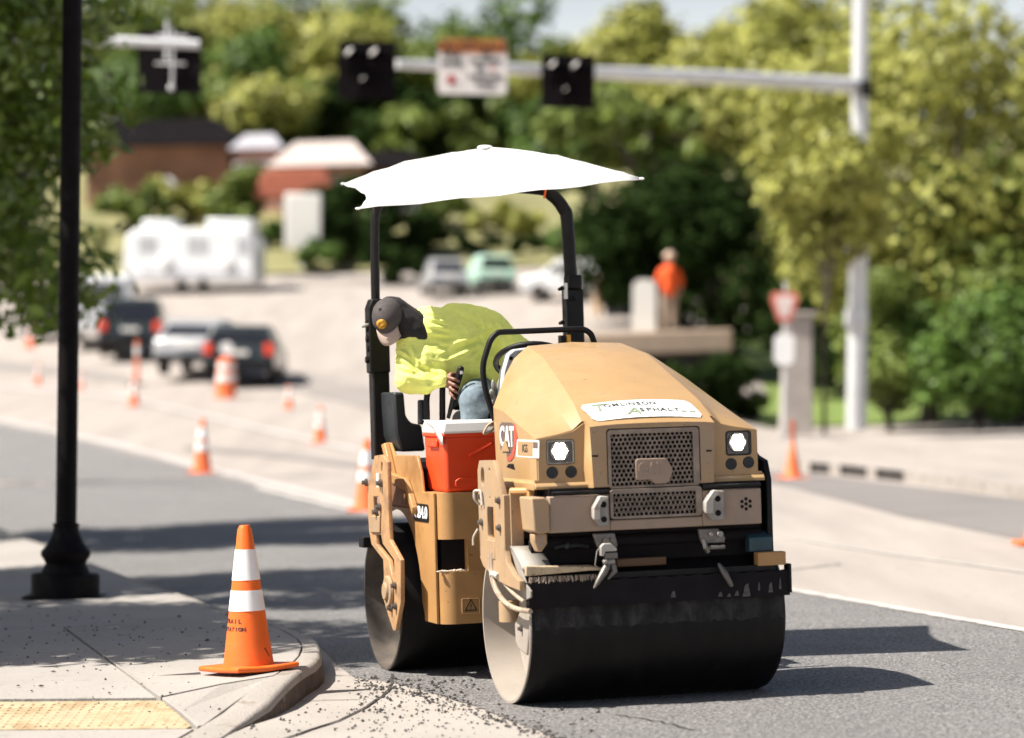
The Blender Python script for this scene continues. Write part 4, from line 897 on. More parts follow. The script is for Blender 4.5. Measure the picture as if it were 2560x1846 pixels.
cv.add(vs, fs); me = cv.mesh('canopy', CANV); bm = bmesh.new(); bm.from_mesh(me); bmesh.ops.remove_doubles(bm, verts=bm.verts, dist=.0015); bmesh.ops.recalc_face_normals(bm, faces=bm.faces); bm.to_mesh(me); bm.free()
can = link('canopy', me, rr); q = can.modifiers.new('s', 'SOLIDIFY'); q.thickness = .004
b = MB()
for c in cn:
    b = MB(); b.ell(c, (.016, .016, .008), 8, 6); b.build('rib_tip', CANV, can)
b = MB(); b.ell(AP + Vector((0, 0, .004)), (.045, .045, .012), 12, 6); b.build('top_button', CANV, can)
for c in cn:
    b = MB(); m_ = AP.lerp(c, .5) + Vector((0, 0, -.012)); b.tube(bez([AP + Vector((0, 0, -.02)), m_, c + Vector((0, 0, -.008))], 6), .007, 6); b.build('rib', BLK, can)
b = MB(); b.tube([AP + Vector((0, 0, -.02)), Vector((AP.x, PB, 2.62))], .018, 8); b.build('canopy_mast', BLK, can)

# ---------------------------------------------------------------- cooler on the roller's front deck
ck = thing('cooler', 'orange red cooler with cream lid strapped on the deck beside the hood', 'cooler', MM @ Vector((-.62, 1.14, .986)), TH)
def cprism(z0, z1, t0, t1):
    P = lambda i: [(i + .0, 0 + i), (.62 - i, i), (.62 - i, .40 - i), (i, .40 - i)]
    b = MB(); n = 4; A_, B_ = P(t0), P(t1)
    b.add([(x, y, z0) for x, y in A_] + [(x, y, z1) for x, y in B_], [(3, 2, 1, 0), (4, 5, 6, 7), (0, 1, 5, 4), (1, 2, 6, 5), (2, 3, 7, 6), (3, 0, 4, 7)]); return b
cprism(.0, .295, .012, .003).build('tub', RED, ck, bevel=.02, seg=4)
b = MB(); b.box(-.002, .622, -.002, .402, .288, .308); b.build('tub_rim', RED, ck, bevel=.006)
b = cprism(.305, .372, -.006, .004); b.build('lid', WHT, ck, bevel=.014, seg=4)
b = MB(); b.prism([(.06, .03), (.06, .06), (.08, .075), (.44, .075), (.46, .06), (.46, .03)], .004, .014); b.build('side_groove', RED, ck, bevel=.004)
b = MB(); b.tube([(.14, .004, .19), (.26, .004, .25)], .011, 8); b.build('moulded_mark', RED, ck)
b = MB(); b.box(-.012, .0, .10, .28, .235, .275); b.build('handle', RED, ck, bevel=.01)
b = MB(); P = [(-.006, .30, .378), (-.010, .12, .34), (-.012, .03, .29), (-.010, .0, .25)]; 
for k, w in enumerate((.012, .02, .018, .006)): pass
vs = []
for (x, y, z), w in zip(P, (.07, .055, .045, .018)): vs += [(x, y - w, z), (x, y + w, z)]
b = MB(); b.add(vs, [(0, 1, 3, 2), (2, 3, 5, 4), (4, 5, 7, 6)]); o = b.build('lid_strap', WHT, ck); q = o.modifiers.new('s', 'SOLIDIFY'); q.thickness = .006
# twine bow tied at the hood corner
TW = mat('tan_twine', (.50, .34, .22), .9, var=.2)
kb = loc(1243, 1060, b=.50); tw = MB()
for dx, dz, w in ((-.075, -.045, .018), (-.045, -.006, .012)): tw.tube(bez([kb, kb + Vector((dx * .6, -.01, dz * .4 + w)), kb + Vector((dx, -.01, dz)), kb + Vector((dx * .5, -.01, dz * .8)), kb], 5), .0065, 6)
tw.ell(kb, (.014, .012, .012)); tw.tube([kb, kb + Vector((.012, .0, .05))], .006, 6); tw.build('twine_bow', TW, rr)
# ---------------------------------------------------------------- the operator
PB0 = Vector((-.08, 1.86, 1.41))
man = thing('person', 'person in neon yellow-green shirt and dark cap leaning out of the roller seat', 'person', MM @ PB0, TH)
def lc(x): return Vector(x) - PB0
def organic(name, caps, m, vox, parent, smooth_it=3, disp=None, ells=()):
    b = MB()
    for p0, p1, r0, r1 in caps: b.cap(lc(p0), lc(p1), r0, r1)
    for c, r, q in ells: b.ell(lc(c), r, 20, 14, q)
    o = link(name, b.mesh(name, m), parent)
    r = o.modifiers.new('remesh', 'REMESH'); r.mode = 'VOXEL'; r.voxel_size = vox; r.use_smooth_shade = True
    s = o.modifiers.new('smooth', 'SMOOTH'); s.factor = .5; s.iterations = smooth_it
    for k, (sc, st) in enumerate(disp or ()):
        tx = bpy.data.textures.new(name + '_folds', 'CLOUDS'); tx.noise_scale = sc; tx.noise_depth = 2; d = o.modifiers.new('d', 'DISPLACE'); d.texture = tx; d.strength = st; d.mid_level = .5; d.texture_coords = 'LOCAL'
    return o
def basis(f, u):
    f = Vector(f).normalized(); u = Vector(u); u = (u - f * u.dot(f)).normalized(); s = f.cross(u)  # s right
    return Matrix((s, f, u)).transposed()   # columns: side, forward, up
HC = Vector((-.755, 1.64, 1.905)); HQ = basis((-.20, -.42, -.90), (-.62, -.60, .50))
Hp = lambda x, y, z: HC + HQ @ Vector((x, y, z)) * .92
WR = Vector((-.500, 1.515, 1.572))
# body: torso, neck, head with face, arms and five-fingered hand in one skin
caps = [((-.16, 1.85, 1.56), (-.36, 1.75, 1.76), .10, .11), ((-.36, 1.75, 1.76), (-.50, 1.68, 1.83), .11, .09), ((-.50, 1.68, 1.83), Hp(0, -.02, -.07), .07, .06),
    ((-.22, 1.75, 1.84), (-.62, 1.66, 1.75), .05, .05),
    ((-.64, 1.64, 1.73), (-.675, 1.58, 1.565), .06, .045), ((-.675, 1.58, 1.565), WR, .042, .028),
    ((-.18, 1.74, 1.86), (-.04, 1.62, 1.68), .055, .045), ((-.04, 1.62, 1.68), (.06, 1.32, 1.66), .04, .028), ((.06, 1.32, 1.66), (.08, 1.26, 1.66), .035, .03),
    ((-.22, 1.80, 1.50), (-.36, 1.42, 1.45), .085, .06), ((0, 1.84, 1.50), (.05, 1.40, 1.46), .085, .06), ((-.36, 1.42, 1.45), (-.38, 1.44, 1.20), .05, .04), ((.05, 1.40, 1.46), (.06, 1.42, 1.20), .05, .04)]
# head details: skull, jaw, nose, brow, ears
ells = [(HC, (.069, .085, .097), HQ), (Hp(0, .035, -.06), (.055, .055, .05), HQ), (Hp(0, .095, -.02), (.012, .018, .022), HQ), (Hp(0, .08, .02), (.05, .02, .012), HQ), (Hp(.078, -.005, -.015), (.010, .018, .028), HQ), (Hp(-.078, -.005, -.015), (.010, .018, .028), HQ), (Hp(0, .088, -.062), (.024, .012, .008), HQ)]
# right hand: palm, four fingers curled round the lever, thumb
gp = loc(1152, 922, b=1.47); gq = loc(1136, 986, b=1.49); gax = (gq - gp).normalized()
palm0 = WR + Vector((.022, -.012, .002)); palm1 = loc(1128, 957, b=1.50)
ells.append(((palm0 + palm1) / 2, (.042, .020, .040), basis((0, -1, 0), (-.2, 0, 1))))
for k in range(4):
    t = k / 3; y0 = 944 + 13 * k; root = loc(1121 + 1.5 * k, y0, b=1.485); mid = loc(1136 + (1, 1, -1, -4)[k], y0 + 5 + k, b=1.452); tip = loc(1147 + (0, -1, -3, -9)[k], y0 + 10 + k * 1.5, b=1.455)
    r = (.0092, .0095, .009, .0080)[k]
    caps += [(palm0 + Vector((.01, 0, .012 - .012 * k)), root, r * 1.15, r * 1.05), (root, mid, r * 1.05, r), (mid, tip, r, r * .82)]
caps += [(palm0 + Vector((.005, -.004, .024)), loc(1128, 936, b=1.49), .012, .011), (loc(1128, 936, b=1.49), loc(1143, 934, b=1.50), .011, .0085)]
organic('body', caps, SKIN, .0048, man, 1, None, ells)
# shirt
sh = [((-.17, 1.85, 1.575), (-.25, 1.81, 1.66), .155, .170), ((-.25, 1.81, 1.66), (-.38, 1.74, 1.77), .170, .185), ((-.38, 1.74, 1.77), (-.52, 1.69, 1.835), .185, .145),
    ((-.19, 1.76, 1.845), (-.40, 1.72, 1.86), .115, .125), ((-.40, 1.72, 1.86), (-.62, 1.66, 1.77), .125, .105), ((-.52, 1.69, 1.835), (-.585, 1.67, 1.85), .11, .085),
    ((-.63, 1.65, 1.745), (-.672, 1.59, 1.575), .098, .080), ((-.672, 1.59, 1.575), (-.60, 1.555, 1.560), .078, .068), ((-.60, 1.555, 1.560), (-.515, 1.52, 1.574), .064, .040),
    ((-.17, 1.75, 1.855), (-.035, 1.64, 1.70), .100, .080), ((-.035, 1.64, 1.70), (.055, 1.34, 1.67), .072, .045),
    ((-.36, 1.70, 1.66), (-.40, 1.68, 1.70), .14, .15), ((-.58, 1.62, 1.68), (-.46, 1.66, 1.66), .105, .12)]
shirt = organic('shirt', sh, SHIRT, .0075, man, 6, [(.2, .045), (.07, .010)])
# cloth folds pressed into the shirt: wrinkles run from armpit, elbow and waist
dg = bpy.context.evaluated_depsgraph_get(); me = bpy.data.meshes.new_from_object(shirt.evaluated_get(dg)); shirt.modifiers.clear(); shirt.data = me
n_ = len(me.vertices); co = np.empty(n_ * 3); me.vertices.foreach_get('co', co); co = co.reshape(-1, 3); no = np.empty(n_ * 3); me.vertices.foreach_get('normal', no); no = no.reshape(-1, 3)
FOLD = [((1085, 885), (1215, 828), 7, .020), ((1100, 905), (1200, 862), 6, .014), ((1075, 868), (1160, 850), 6, .015), ((1150, 905), (1235, 850), 7, .016), ((1205, 790), (1212, 850), 7, .018), ((1225, 800), (1262, 872), 7, .014), ((1160, 975), (1245, 905), 7, .014),
 ((992, 872), (1030, 905), 5, .014), ((988, 890), (1022, 925), 5, .013), ((990, 915), (1035, 938), 5, .014), ((1000, 940), (1050, 952), 5, .012), ((1062, 775), (1110, 800), 5, .013), ((1060, 795), (1118, 812), 5, .014), ((1062, 815), (1122, 826), 5, .014), ((1066, 834), (1120, 838), 5, .013),
 ((1018, 862), (1040, 925), 6, .018), ((1045, 935), (1100, 925), 6, .014), ((1050, 968), (1105, 962), 5, .012), ((1120, 990), (1180, 960), 6, .013), ((1255, 850), (1285, 835), 5, .012), ((1130, 760), (1190, 800), 7, .010), ((1040, 905), (1085, 940), 6, .015), ((1100, 985), (1150, 935), 6, .010), ((1240, 800), (1280, 850), 5, .012)]
for (x0, y0), (x1, y1), w_, am in FOLD:
    A3 = loc(x0, y0, b=1.62) - PB0; B3 = loc(x1, y1, b=1.62) - PB0; a2 = np.array([A3.x, A3.z]); b2 = np.array([B3.x, B3.z])
    q = co[:, [0, 2]] - a2; dvec = b2 - a2; L2 = (dvec ** 2).sum(); t = np.clip((q @ dvec) / L2, 0, 1); pr_ = a2 + t[:, None] * dvec
    dx_ = co[:, [0, 2]] - pr_; nrm = np.array([-dvec[1], dvec[0]]) / math.sqrt(L2); sgn = dx_ @ nrm; dist = np.sqrt((dx_ ** 2).sum(1)); wm = w_ / 470
    endf = np.sin(np.pi * np.clip(t, .04, .96)) ** .7 * .78; sd2 = np.where(sgn >= 0, dist, -dist)
    prof = np.exp(-(sd2 / wm) ** 2) - .75 * np.exp(-((sd2 + 1.7 * wm) / (1.1 * wm)) ** 2)
    co += no * (am * prof * endf)[:, None] * (no[:, 1] < .25)[:, None]
me.vertices.foreach_set('co', co.ravel()); me.update()
jn = [((-.12, 1.88, 1.53), (-.18, 1.86, 1.56), .150, .150), ((-.22, 1.82, 1.50), (-.36, 1.42, 1.45), .115, .088), ((0, 1.84, 1.50), (.05, 1.40, 1.46), .115, .088), ((-.36, 1.42, 1.45), (-.38, 1.44, 1.21), .080, .062), ((.05, 1.40, 1.46), (.06, 1.42, 1.21), .080, .062)]
organic('jeans', jn, JEAN, .01, man, 4, [(.07, .02)])
organic('boot', [((-.38, 1.46, 1.19), (-.38, 1.34, 1.175), .048, .040)], BLK, .01, man); organic('boot', [((.06, 1.44, 1.19), (.06, 1.32, 1.175), .048, .040)], BLK, .01, man)
# dark neck gaiter covering back of head, ears and neck
organic('neck_gaiter', [(Hp(0, -.045, -.02), (-.63, 1.66, 1.85), .098, .105), (Hp(0, -.03, -.05), (-.60, 1.665, 1.83), .092, .11)], HAIR, .008, man, 4, [(.06, .012)])
# cap: crown, seam ridges, brim, patch
b = MB(); n = 28; vs = []; m_ = 9
for j in range(m_ + 1):
    ph = rad(92) * (1 - j / m_)
    for i in range(n):
        a = 2 * pi * i / n; rx, ry, rz = .092, .112, .098
        seam = .002 * (abs(math.fmod(a / (2 * pi) * 6, 1) - .5) < .08)
        vs.append(lc(Hp((rx + seam) * sin(ph) * cos(a), (ry + seam) * sin(ph) * sin(a) - .006, .028 + rz * cos(ph))))
b.add(vs, [(j * n + i, j * n + (i + 1) % n, (j + 1) * n + (i + 1) % n, (j + 1) * n + i) for j in range(m_) for i in range(n)])
capo = b.build('cap', CAPM, man); q = capo.modifiers.new('s', 'SOLIDIFY'); q.thickness = .003
b = MB(); vs = []
for j in range(6):
    r = j / 5
    for i in range(13):
        t = rad(-50 + 100 * i / 12); x = .092 * sin(t) * (1 + .02 * r); y = .105 * cos(t) + .068 * r * cos(t * .9); vs.append(lc(Hp(x, y, .032 - .035 * r * r - .16 * x * x / .092 * 1.2 * (.3 + r))))
b.add(vs, [(j * 13 + i, j * 13 + i + 1, (j + 1) * 13 + i + 1, (j + 1) * 13 + i) for j in range(5) for i in range(12)])
o = b.build('cap_brim', mat('cap_brim_beige', (.36, .28, .23), .7, var=.1), capo); q = o.modifiers.new('s', 'SOLIDIFY'); q.thickness = .004
b = MB(); b.ell((0, 0, 0), (.0022, .0022, .0022), 6, 4)
pc = Vector((0, .100, .070)); pn = Vector((0, .9, .45)).normalized(); px_ = Vector((1, 0, 0)); py_ = pn.cross(px_)
b = MB(); ring = [];
for r in (0, .5, 1):
    for i in range(20):
        a = 2 * pi * i / 20; x = .034 * r * cos(a); z = .028 * r * sin(a); ph = math.atan2(.098, .1); 
        ang = rad(48) - z / .10; yy = .1145 * sin(ang + 0) ; zz = .028 + .1005 * cos(ang); k = math.sqrt(max(.1, 1 - (x / .094) ** 2)); ring.append(lc(Hp(x, yy * k - .006 + .0025, .028 + (zz - .028) * k + .0025)))
b.add(ring, [(r * 20 + i, r * 20 + (i + 1) % 20, (r + 1) * 20 + (i + 1) % 20, (r + 1) * 20 + i) for r in range(2) for i in range(20)])
o = b.build('cap_patch', mat('cap_patch_print', (.50, .24, .015), .7, var=.7, vs=60), capo); q = o.modifiers.new('s', 'SOLIDIFY'); q.thickness = .002; q.offset = 1
b = MB(); b.ell(lc(Hp(0, -.006, .128)), (.007, .007, .005), 8, 6); b.build('cap_button', CAPM, capo)
# control lever gripped by the hand (part of the roller)
b = MB(); b.tube([gp, gp + gax * .03, gq, gq + gax * .08 + Vector((-.01, .02, -.05))], [.017, .020, .016, .010], 12); b.ell(gp, (.018, .018, .014)); b.build('control_lever', BLK, rr)
b = MB(); b.box(gp.x - .01, gp.x + .004, gp.y - .022, gp.y - .018, gp.z - .03, gp.z - .012); b.build('lever_button', WHT, rr)
# ---------------------------------------------------------------- lamp post
bp = onS(163, 1494); k = bp.y / f_ * .395
lp = thing('lamp_post', 'black cast-iron street lamp post with flared pedestal standing on the sidewalk', 'lamp post', bp, 0, upright=True)
pr = [(.2350, .0), (.2350, .155), (.222, .165), (.168, .172), (.160, .190), (.150, .215), (.138, .235), (.150, .262), (.168, .285), (.172, .315), (.160, .330), (.135, .36), (.112, .40), (.095, .44), (.088, .475), (.086, .49), (.092, .495), (.092, .510), (.071, .515)]
b = MB(); b.lathe(pr, 40); b.build('pedestal', LAMPB, lp)
b = MB(); n = 32; prof = [(.070, .512), (.064, 5.4)]; vs = []
for r, z in prof:
    for i in range(n): rr2 = r * (1 + .035 * (i % 2)); a = 2 * pi * i / n; vs.append((rr2 * cos(a), rr2 * sin(a), z))
b.add(vs, [(i, (i + 1) % n, n + (i + 1) % n, n + i) for i in range(n)]); b.build('fluted_shaft', LAMPB, lp)
b = MB(); b.box(-.27, .27, -.20, .20, .0, .012); b.build('base_plate', LAMPB, lp)
b = MB(); b.tube([(0, 0, 5.3), (0, 0, 5.6)], .05); b.ell((0, 0, 5.9), (.2, .2, .32)); b.build('lantern', WHT, lp)

# ---------------------------------------------------------------- cones
def cone_parts(root, h=.71, far=False, bands=True, base=.18):
    m = CONE_F if far else CONE
    n = 16 if far else 48; R0, R1 = .125 * h / .71, .032 * h / .71; cl = lambda z: R0 + (R1 - R0) * (z - .03 * h) / (.97 * h)
    b = MB(); b.lathe([(cl(.03 * h) + .004, .02 * h), (cl(.05 * h), .045 * h), (cl(.5 * h), .5 * h), (cl(.97 * h), .97 * h), (R1 * .75, h), (R1 * .4, h)], n); b.build('cone_body', m, root)
    b = MB(); 
    B_ = base * h / .71
    N = 7; vs = []; 
    if far: b.box(-B_, B_, -B_, B_, 0, .03 * h)
    else:
        # slightly warped rubber base
        for top in (0, 1):
            for j in range(N):
                for i in range(N):
                    x = -B_ + 2 * B_ * i / (N - 1); y = -B_ + 2 * B_ * j / (N - 1); w = .012 * max(0, (x - y) / B_ - .8) + .010 * max(0, (-x - y) / B_ - .9)
                    vs.append((x, y, w + (.026 if top else .0) + (.010 * math.exp(-((x * x + y * y) / (.13 ** 2)) ** 2) if top else 0)))
        b.add(vs, [(N * N + j * N + i, N * N + j * N + i + 1, N * N + (j + 1) * N + i + 1, N * N + (j + 1) * N + i) for j in range(N - 1) for i in range(N - 1)] + [(j * N + i, (j + 1) * N + i, (j + 1) * N + i + 1, j * N + i + 1) for j in range(N - 1) for i in range(N - 1)])
        bd_ = [i for i in range(N)] + [j * N + N - 1 for j in range(1, N)] + [(N - 1) * N + i for i in range(N - 2, -1, -1)] + [j * N for j in range(N - 2, 0, -1)]
        b.f += [(a, c, c + N * N, a + N * N) for a, c in zip(bd_, bd_[1:] + bd_[:1])]
    b.build('cone_base', m, root, bevel=0 if far else .010, seg=3)
    if bands:
        for z0, z1 in ((.60, .755), (.79 + .0, .885)) if False else ((.415, .555), (.625, .835)):
            b = MB(); z0 *= h; z1 *= h; vs = []
            b.lathe([(cl(z0) - .002, z0), (cl(z0) + .0022, z0), (cl(z1) + .0022, z1), (cl(z1) - .002, z1)], n); b.build('reflective_band', REFL, root)
cp_ = onS(622, 1676)
c1_ = thing('traffic_cone', 'orange traffic cone with two white bands standing on the curb corner near the lamp post', 'traffic cone', cp_, rad(38))
cone_parts(c1_, .735)
# stencilled words on the cone
for body, z, s in (('TRAIL', .255, .030), ('STATION', .215, .026)):
    ac = rad(-118) ; hh = .735; R_ = .1294 + (.0331 - .1294) * (z - .022) / .713 + .001
    for i, ch in enumerate(body):
        t = rad(-158) - rad(38) + i * s * .78 / R_ * 1.0
        t = rad(-164) - rad(38) + i * s * .80 / R_
        slope = math.atan2(.0963, .713); o = Vector((R_ * cos(t), R_ * sin(t), z)); yv = Vector((-cos(t) * sin(slope), -sin(t) * sin(slope), cos(slope)))
        text('letter', ch, s, INK, c1_, frame(o, (-sin(t), cos(t), 0), yv), ext=.0008, bold=.001)
b = MB(); t = rad(-60) - rad(38) + rad(20); R_ = .118
b.add([(R_ * cos(t + dx) * k_, R_ * sin(t + dx) * k_, z) for dx, z, k_ in ((-.05, .115, 1.0), (.22, .070, 1.045), (.26, .078, 1.04), (.05, .120, .99))], [(0, 1, 2, 3)]); b.build('scuff_mark', mat('scuff_brown', (.25, .05, .02), .8), c1_, smooth=False)

far_cones = [  # px, py of the base, height, group label
 (505, 1184, .90, 'white-banded orange cone on the light road, nearest cone left of the roller'),
 (800, 1108, .72, 'slim orange cone on the light road straight left of the canopy post'),
 (335, 1016, .70, 'small orange cone below the tall marker and the dark car'),
 (203, 975, .45, 'small orange cone just right of the black lamp post'),
 (722, 1022, .55, 'short dark orange cone beside the parked black car'),
 (95, 962, .55, 'faded cone seen left of the lamp post, nearest there'),
 (75, 872, .8, 'pale pink cone far up the street left of the lamp post'),
]
proto = None
for i, (x, y, h, lab) in enumerate(far_cones):
    p = onG(x, y)
    if proto is None:
        proto = thing('traffic_cone', lab, 'traffic cone', p, 0, group='cones lining the closed lanes', upright=True); cone_parts(proto, .9, far=True); r = proto
    else: r = dup(proto, p, rad(20 * i), lab)
    s = h / .9 * (1.0); r.scale = (s, s, s)
r = dup(proto, onG(916, 1280), 0, 'orange cone half hidden behind the rear of the roller'); r.scale = (.95,) * 3
r = dup(proto, onz(2606, 1362), 0, 'orange cone cut off by the right edge of the picture'); r.scale = (1.0,) * 3
# tall channelizer posts
def channel(px, py, h, lab):
    r = thing('channelizer_post', lab, 'traffic marker', onG(px, py), 0, group='tall orange markers', upright=True)
    b = MB(); b.lathe([(.10, .0), (.10, .06), (.06, .07), (.055, h), (.03, h + .02)], 16); b.build('marker_tube', CONE_F, r)
    b = MB(); b.lathe([(.062, h * .66), (.062, h * .9)], 16); b.build('reflective_band', REFL, r)
    b = MB(); b.lathe([(.25, 0), (.24, .05), (.1, .055)], 16); b.build('rubber_foot', BLK, r)
channel(342, 965, 1.15, 'tall pale orange tube marker in front of the dark car')
q = onz(1981, 1196); r = thing('traffic_cone', 'squat red-orange cone with a tall thin stick rising from it by the far curb', 'traffic cone', q, 0, upright=True, group='cones lining the closed lanes')
cone_parts(r, .50, far=True, bands=False, base=.24)
for c in r.children: c.scale = (1.35, 1.35, 1)
b = MB(); b.tube([(0, 0, .40), (0, 0, .80)], .03, 8); b.build('marker_stick', mat('dark_orange', (.45, .08, .02), .6), r)
# barrel
q = onG(565, 996); r = thing('traffic_barrel', 'orange construction barrel with a round white highlight disc on top beside the black car', 'barrel', q, 0, upright=True)
b = MB(); b.lathe([(.30, 0), (.29, .05), (.25, .06), (.24, .45), (.22, .46), (.21, .85), (.19, .95), (.08, 1.0)], 20); b.build('barrel_body', CONE_F, r)
b = MB(); b.lathe([(.245, .42), (.235, .58)], 20); b.lathe([(.22, .70), (.212, .84)], 20); b.build('reflective_band', REFL, r)
b = MB(); b.lathe([(.02, 1.0), (.02, 1.08)], 8); b.cyl((0, -.04, 1.22), (0, .04, 1.22), .16, n=20); b.build('highlight_disc', REFL, r)  # white disc stands for an out-of-focus highlight above the barrel

# ---------------------------------------------------------------- signals
def hawk(p, w, lab, back=False, rz=0):
    r = thing('crosswalk_signal', lab, 'traffic signal', p, rz, group='black crosswalk beacon signals on the mast arms', upright=True)
    h = w; s = w
    plate('backplate', rrect(-w / 2, w / 2, -h / 2, h / 2, .07 * w), [], .0, .03, 'XZ', SIGB, r, 0)
    if not back:
        for x, z in ((-.22 * s, .20 * s), (.20 * s, .20 * s), (-.02 * s, -.22 * s)):
            b = MB(); b.box(x - .17 * s, x + .17 * s, -.10, .0, z - .17 * s, z + .17 * s); hd = b.build('signal_head', SIGB, r, bevel=.02)
            b = MB(); b.cyl((x, -.105, z), (x, -.10, z), .125 * s, n=20); b.build('lens', SIGB, hd)
            # visor: open half tube
            b = MB(); n = 18; vs = []
            for k in range(n + 1):
                a = rad(-35 + 250 * k / n); L = .24 * s * (1 - .35 * abs(k / n - .5) * 2)
                for rr_, yy in ((.150 * s, -.10), (.146 * s, -.10 - L)): vs.append((x + rr_ * cos(a), yy, z + rr_ * sin(a)))
            b.add(vs, [(2 * k, 2 * k + 1, 2 * k + 3, 2 * k + 2) for k in range(n)]); o = b.build('visor', SIGB, hd); q = o.modifiers.new('s', 'SOLIDIFY'); q.thickness = .006
            # white crescent on the upper left lip of the visor
            b = MB(); vs = []
            for k in range(9):
                a = rad(95 + 80 * k / 8); wdt = .060 * s * sin(pi * (k + .3) / 8.6)
                for rr_ in (.150 * s, .150 * s - (wdt if z > 0 else wdt * .7)): vs.append((x + rr_ * cos(a) * (1 if z > 0 else .5), -.10 - .235 * s, z + rr_ * sin(a) * (1 if z > 0 else .5)))
            b.add(vs, [(2 * k, 2 * k + 1, 2 * k + 3, 2 * k + 2) for k in range(8)]); o = b.build('visor_lip', WHT, hd); q = o.modifiers.new('s', 'SOLIDIFY'); q.thickness = .006
    else:
        b = MB(); b.tube([(-.02 * s, -.16, .62 * s), (-.03 * s, -.16, -.0)], .03, 8); b.tube([(.06 * s, -.05, .50 * s), (.055 * s, -.05, -.42 * s)], .022, 8); b.ell((.04 * s, -.06, -.42 * s), (.05, .03, .05)); b.build('mount_bracket', GALV, r)
        b = MB(); b.tube([(-.20 * s, -.05, .40 * s), (.28 * s, -.05, .38 * s)], .022, 8); b.tube([(-.22 * s, -.05, -.04 * s), (.26 * s, -.05, -.04 * s)], .018, 8); b.build('cross_bar', GALV, r)
    return r
def armpt(px, py, Y): return aty(px, py, Y)
# right mast: pole at the far sidewalk, arm reaching over the street
pole = aty(2140, 1068, 62); pz = .14
mt = thing('signal_mast', 'pale galvanised signal mast whose long arm reaches left over the street', 'signal mast', (pole.x, pole.y, pole.z), 0)
inv = Matrix.Translation(-Vector((pole.x, pole.y, pole.z)))
def loc_m(p): return inv @ p
P = [aty(2140, 1075, 62), aty(2146, 600, 62), aty(2150, 205, 62), aty(2154, -260, 62)]
b = MB(); b.tube([loc_m(p) for p in P], [.21, .185, .165, .15], 16); b.build('pole', GALV, mt)
b = MB(); 
for y in (640, 795):
    b = MB(); b.tube([loc_m(aty(2141, y - 22, 61.9)), loc_m(aty(2141, y + 22, 61.9))], .24, 12); b.build('pole_collar', GALV, mt)
A = [aty(2140, 215, 61.8), aty(1800, 195, 59.5), aty(1400, 178, 56.5), aty(1150, 168, 54.8), aty(990, 160, 53.8)]
b = MB(); b.tube([loc_m(p) for p in A], [.17, .145, .115, .10, .085], 14); b.build('mast_arm', GALV, mt)
b = MB(); p = loc_m(aty(2165, 222, 61.7)); b.box(p.x - .09, p.x + .10, p.y - .15, p.y + .1, p.z - .16, p.z + .16); b.build('arm_clamp', BLK, mt, bevel=.01)
hawk(aty(917, 176, 52.5), 1.00, 'black crosswalk signal left of the CROSSWALK sign, hanging over the roller canopy', rz=rad(2))
hawk(aty(1420, 204, 55.5), .98, 'black crosswalk signal right of the CROSSWALK sign on the mast arm', rz=rad(2))
b0 = aty(575, 107, 48)
hawk(aty(418, 149, 47.2) + Vector((0, .3, 0)), 1.0, 'black signal seen from behind with white brackets above the brick building', back=True)
# left mast arm that carries the reversed signal
l0, l1, l2 = aty(-900, 70, 47), aty(100, 95, 47), aty(498, 112, 47)
lm = thing('signal_mast', 'white signal arm entering from the left behind the lamp post', 'signal mast', (l0.x, l0.y, 0), 0)
T0 = Matrix.Translation(-Vector((l0.x, l0.y, 0)))
b = MB(); b.tube([T0 @ l0, T0 @ l1, T0 @ l2], [.12, .085, .075], 12); b.build('mast_arm', GALV, lm)
b = MB(); b.tube([T0 @ (l0 + Vector((0, 0, 1))), (0, 0, 0)], [.15, .19], 12); b.build('pole', GALV, lm)
# the sign
sc_ = aty(1181, 168, 52.6); w = 170 / f_ * 53.6; hh = 134 / f_ * 53.6
sg = thing('crosswalk_sign', 'white sign with an amber CROSSWALK header and red dots between the two signals', 'sign', sc_, rad(2), upright=True)
plate('sign_panel', rrect(-w / 2, w / 2, -hh / 2, hh / 2, .09), [], -.01, .02, 'XZ', SIGNW, sg, 0)
hd_ = plate('header_panel', rrect(-w / 2 + .005, w / 2 - .005, hh / 2 - .235, hh / 2 - .003, .07), [], -.018, -.0102, 'XZ', SIGNO, sg, 0)
T = lambda body, x, z, s, m=INK, sx=1, bold=.008: text('letter', body, s, m, sg, frame((x, -.021, z), (1, 0, 0), (0, 0, 1)), ext=.002, bold=bold, sx=sx)
T('CROSSWALK', 0, hh / 2 - .12, .215, sx=1.0)
lx = -w * .30; rx = w * .19
T('STOP', lx, hh * .215, .125); T('ON RED', lx, hh * .06, .10)
b = MB(); b.cyl((lx, -.024, -hh * .24), (lx, -.0105, -hh * .24), .075 * 1.05, n=28); b.build('red_dot', REDI, sg)
T('STOP', rx, hh * .24, .085); T('ON FLASHING', rx, hh * .115, .085); T('RED', rx - .10, -hh * .03, .085)
b = MB(); b.cyl((rx + .12, -.022, -hh * .03), (rx + .12, -.0105, -hh * .03), .036, n=20); b.build('red_dot', REDI, sg)
T('THEN PROCEED', rx, -hh * .185, .082); T('IF CLEAR', rx, -hh * .33, .082)
b = MB(); b.box(-w * .118, -w * .106, -.0125, -.0102, -hh * .47, hh * .30); b.build('divider', mat('sign_grey_line', (.35, .33, .3), .6), sg)

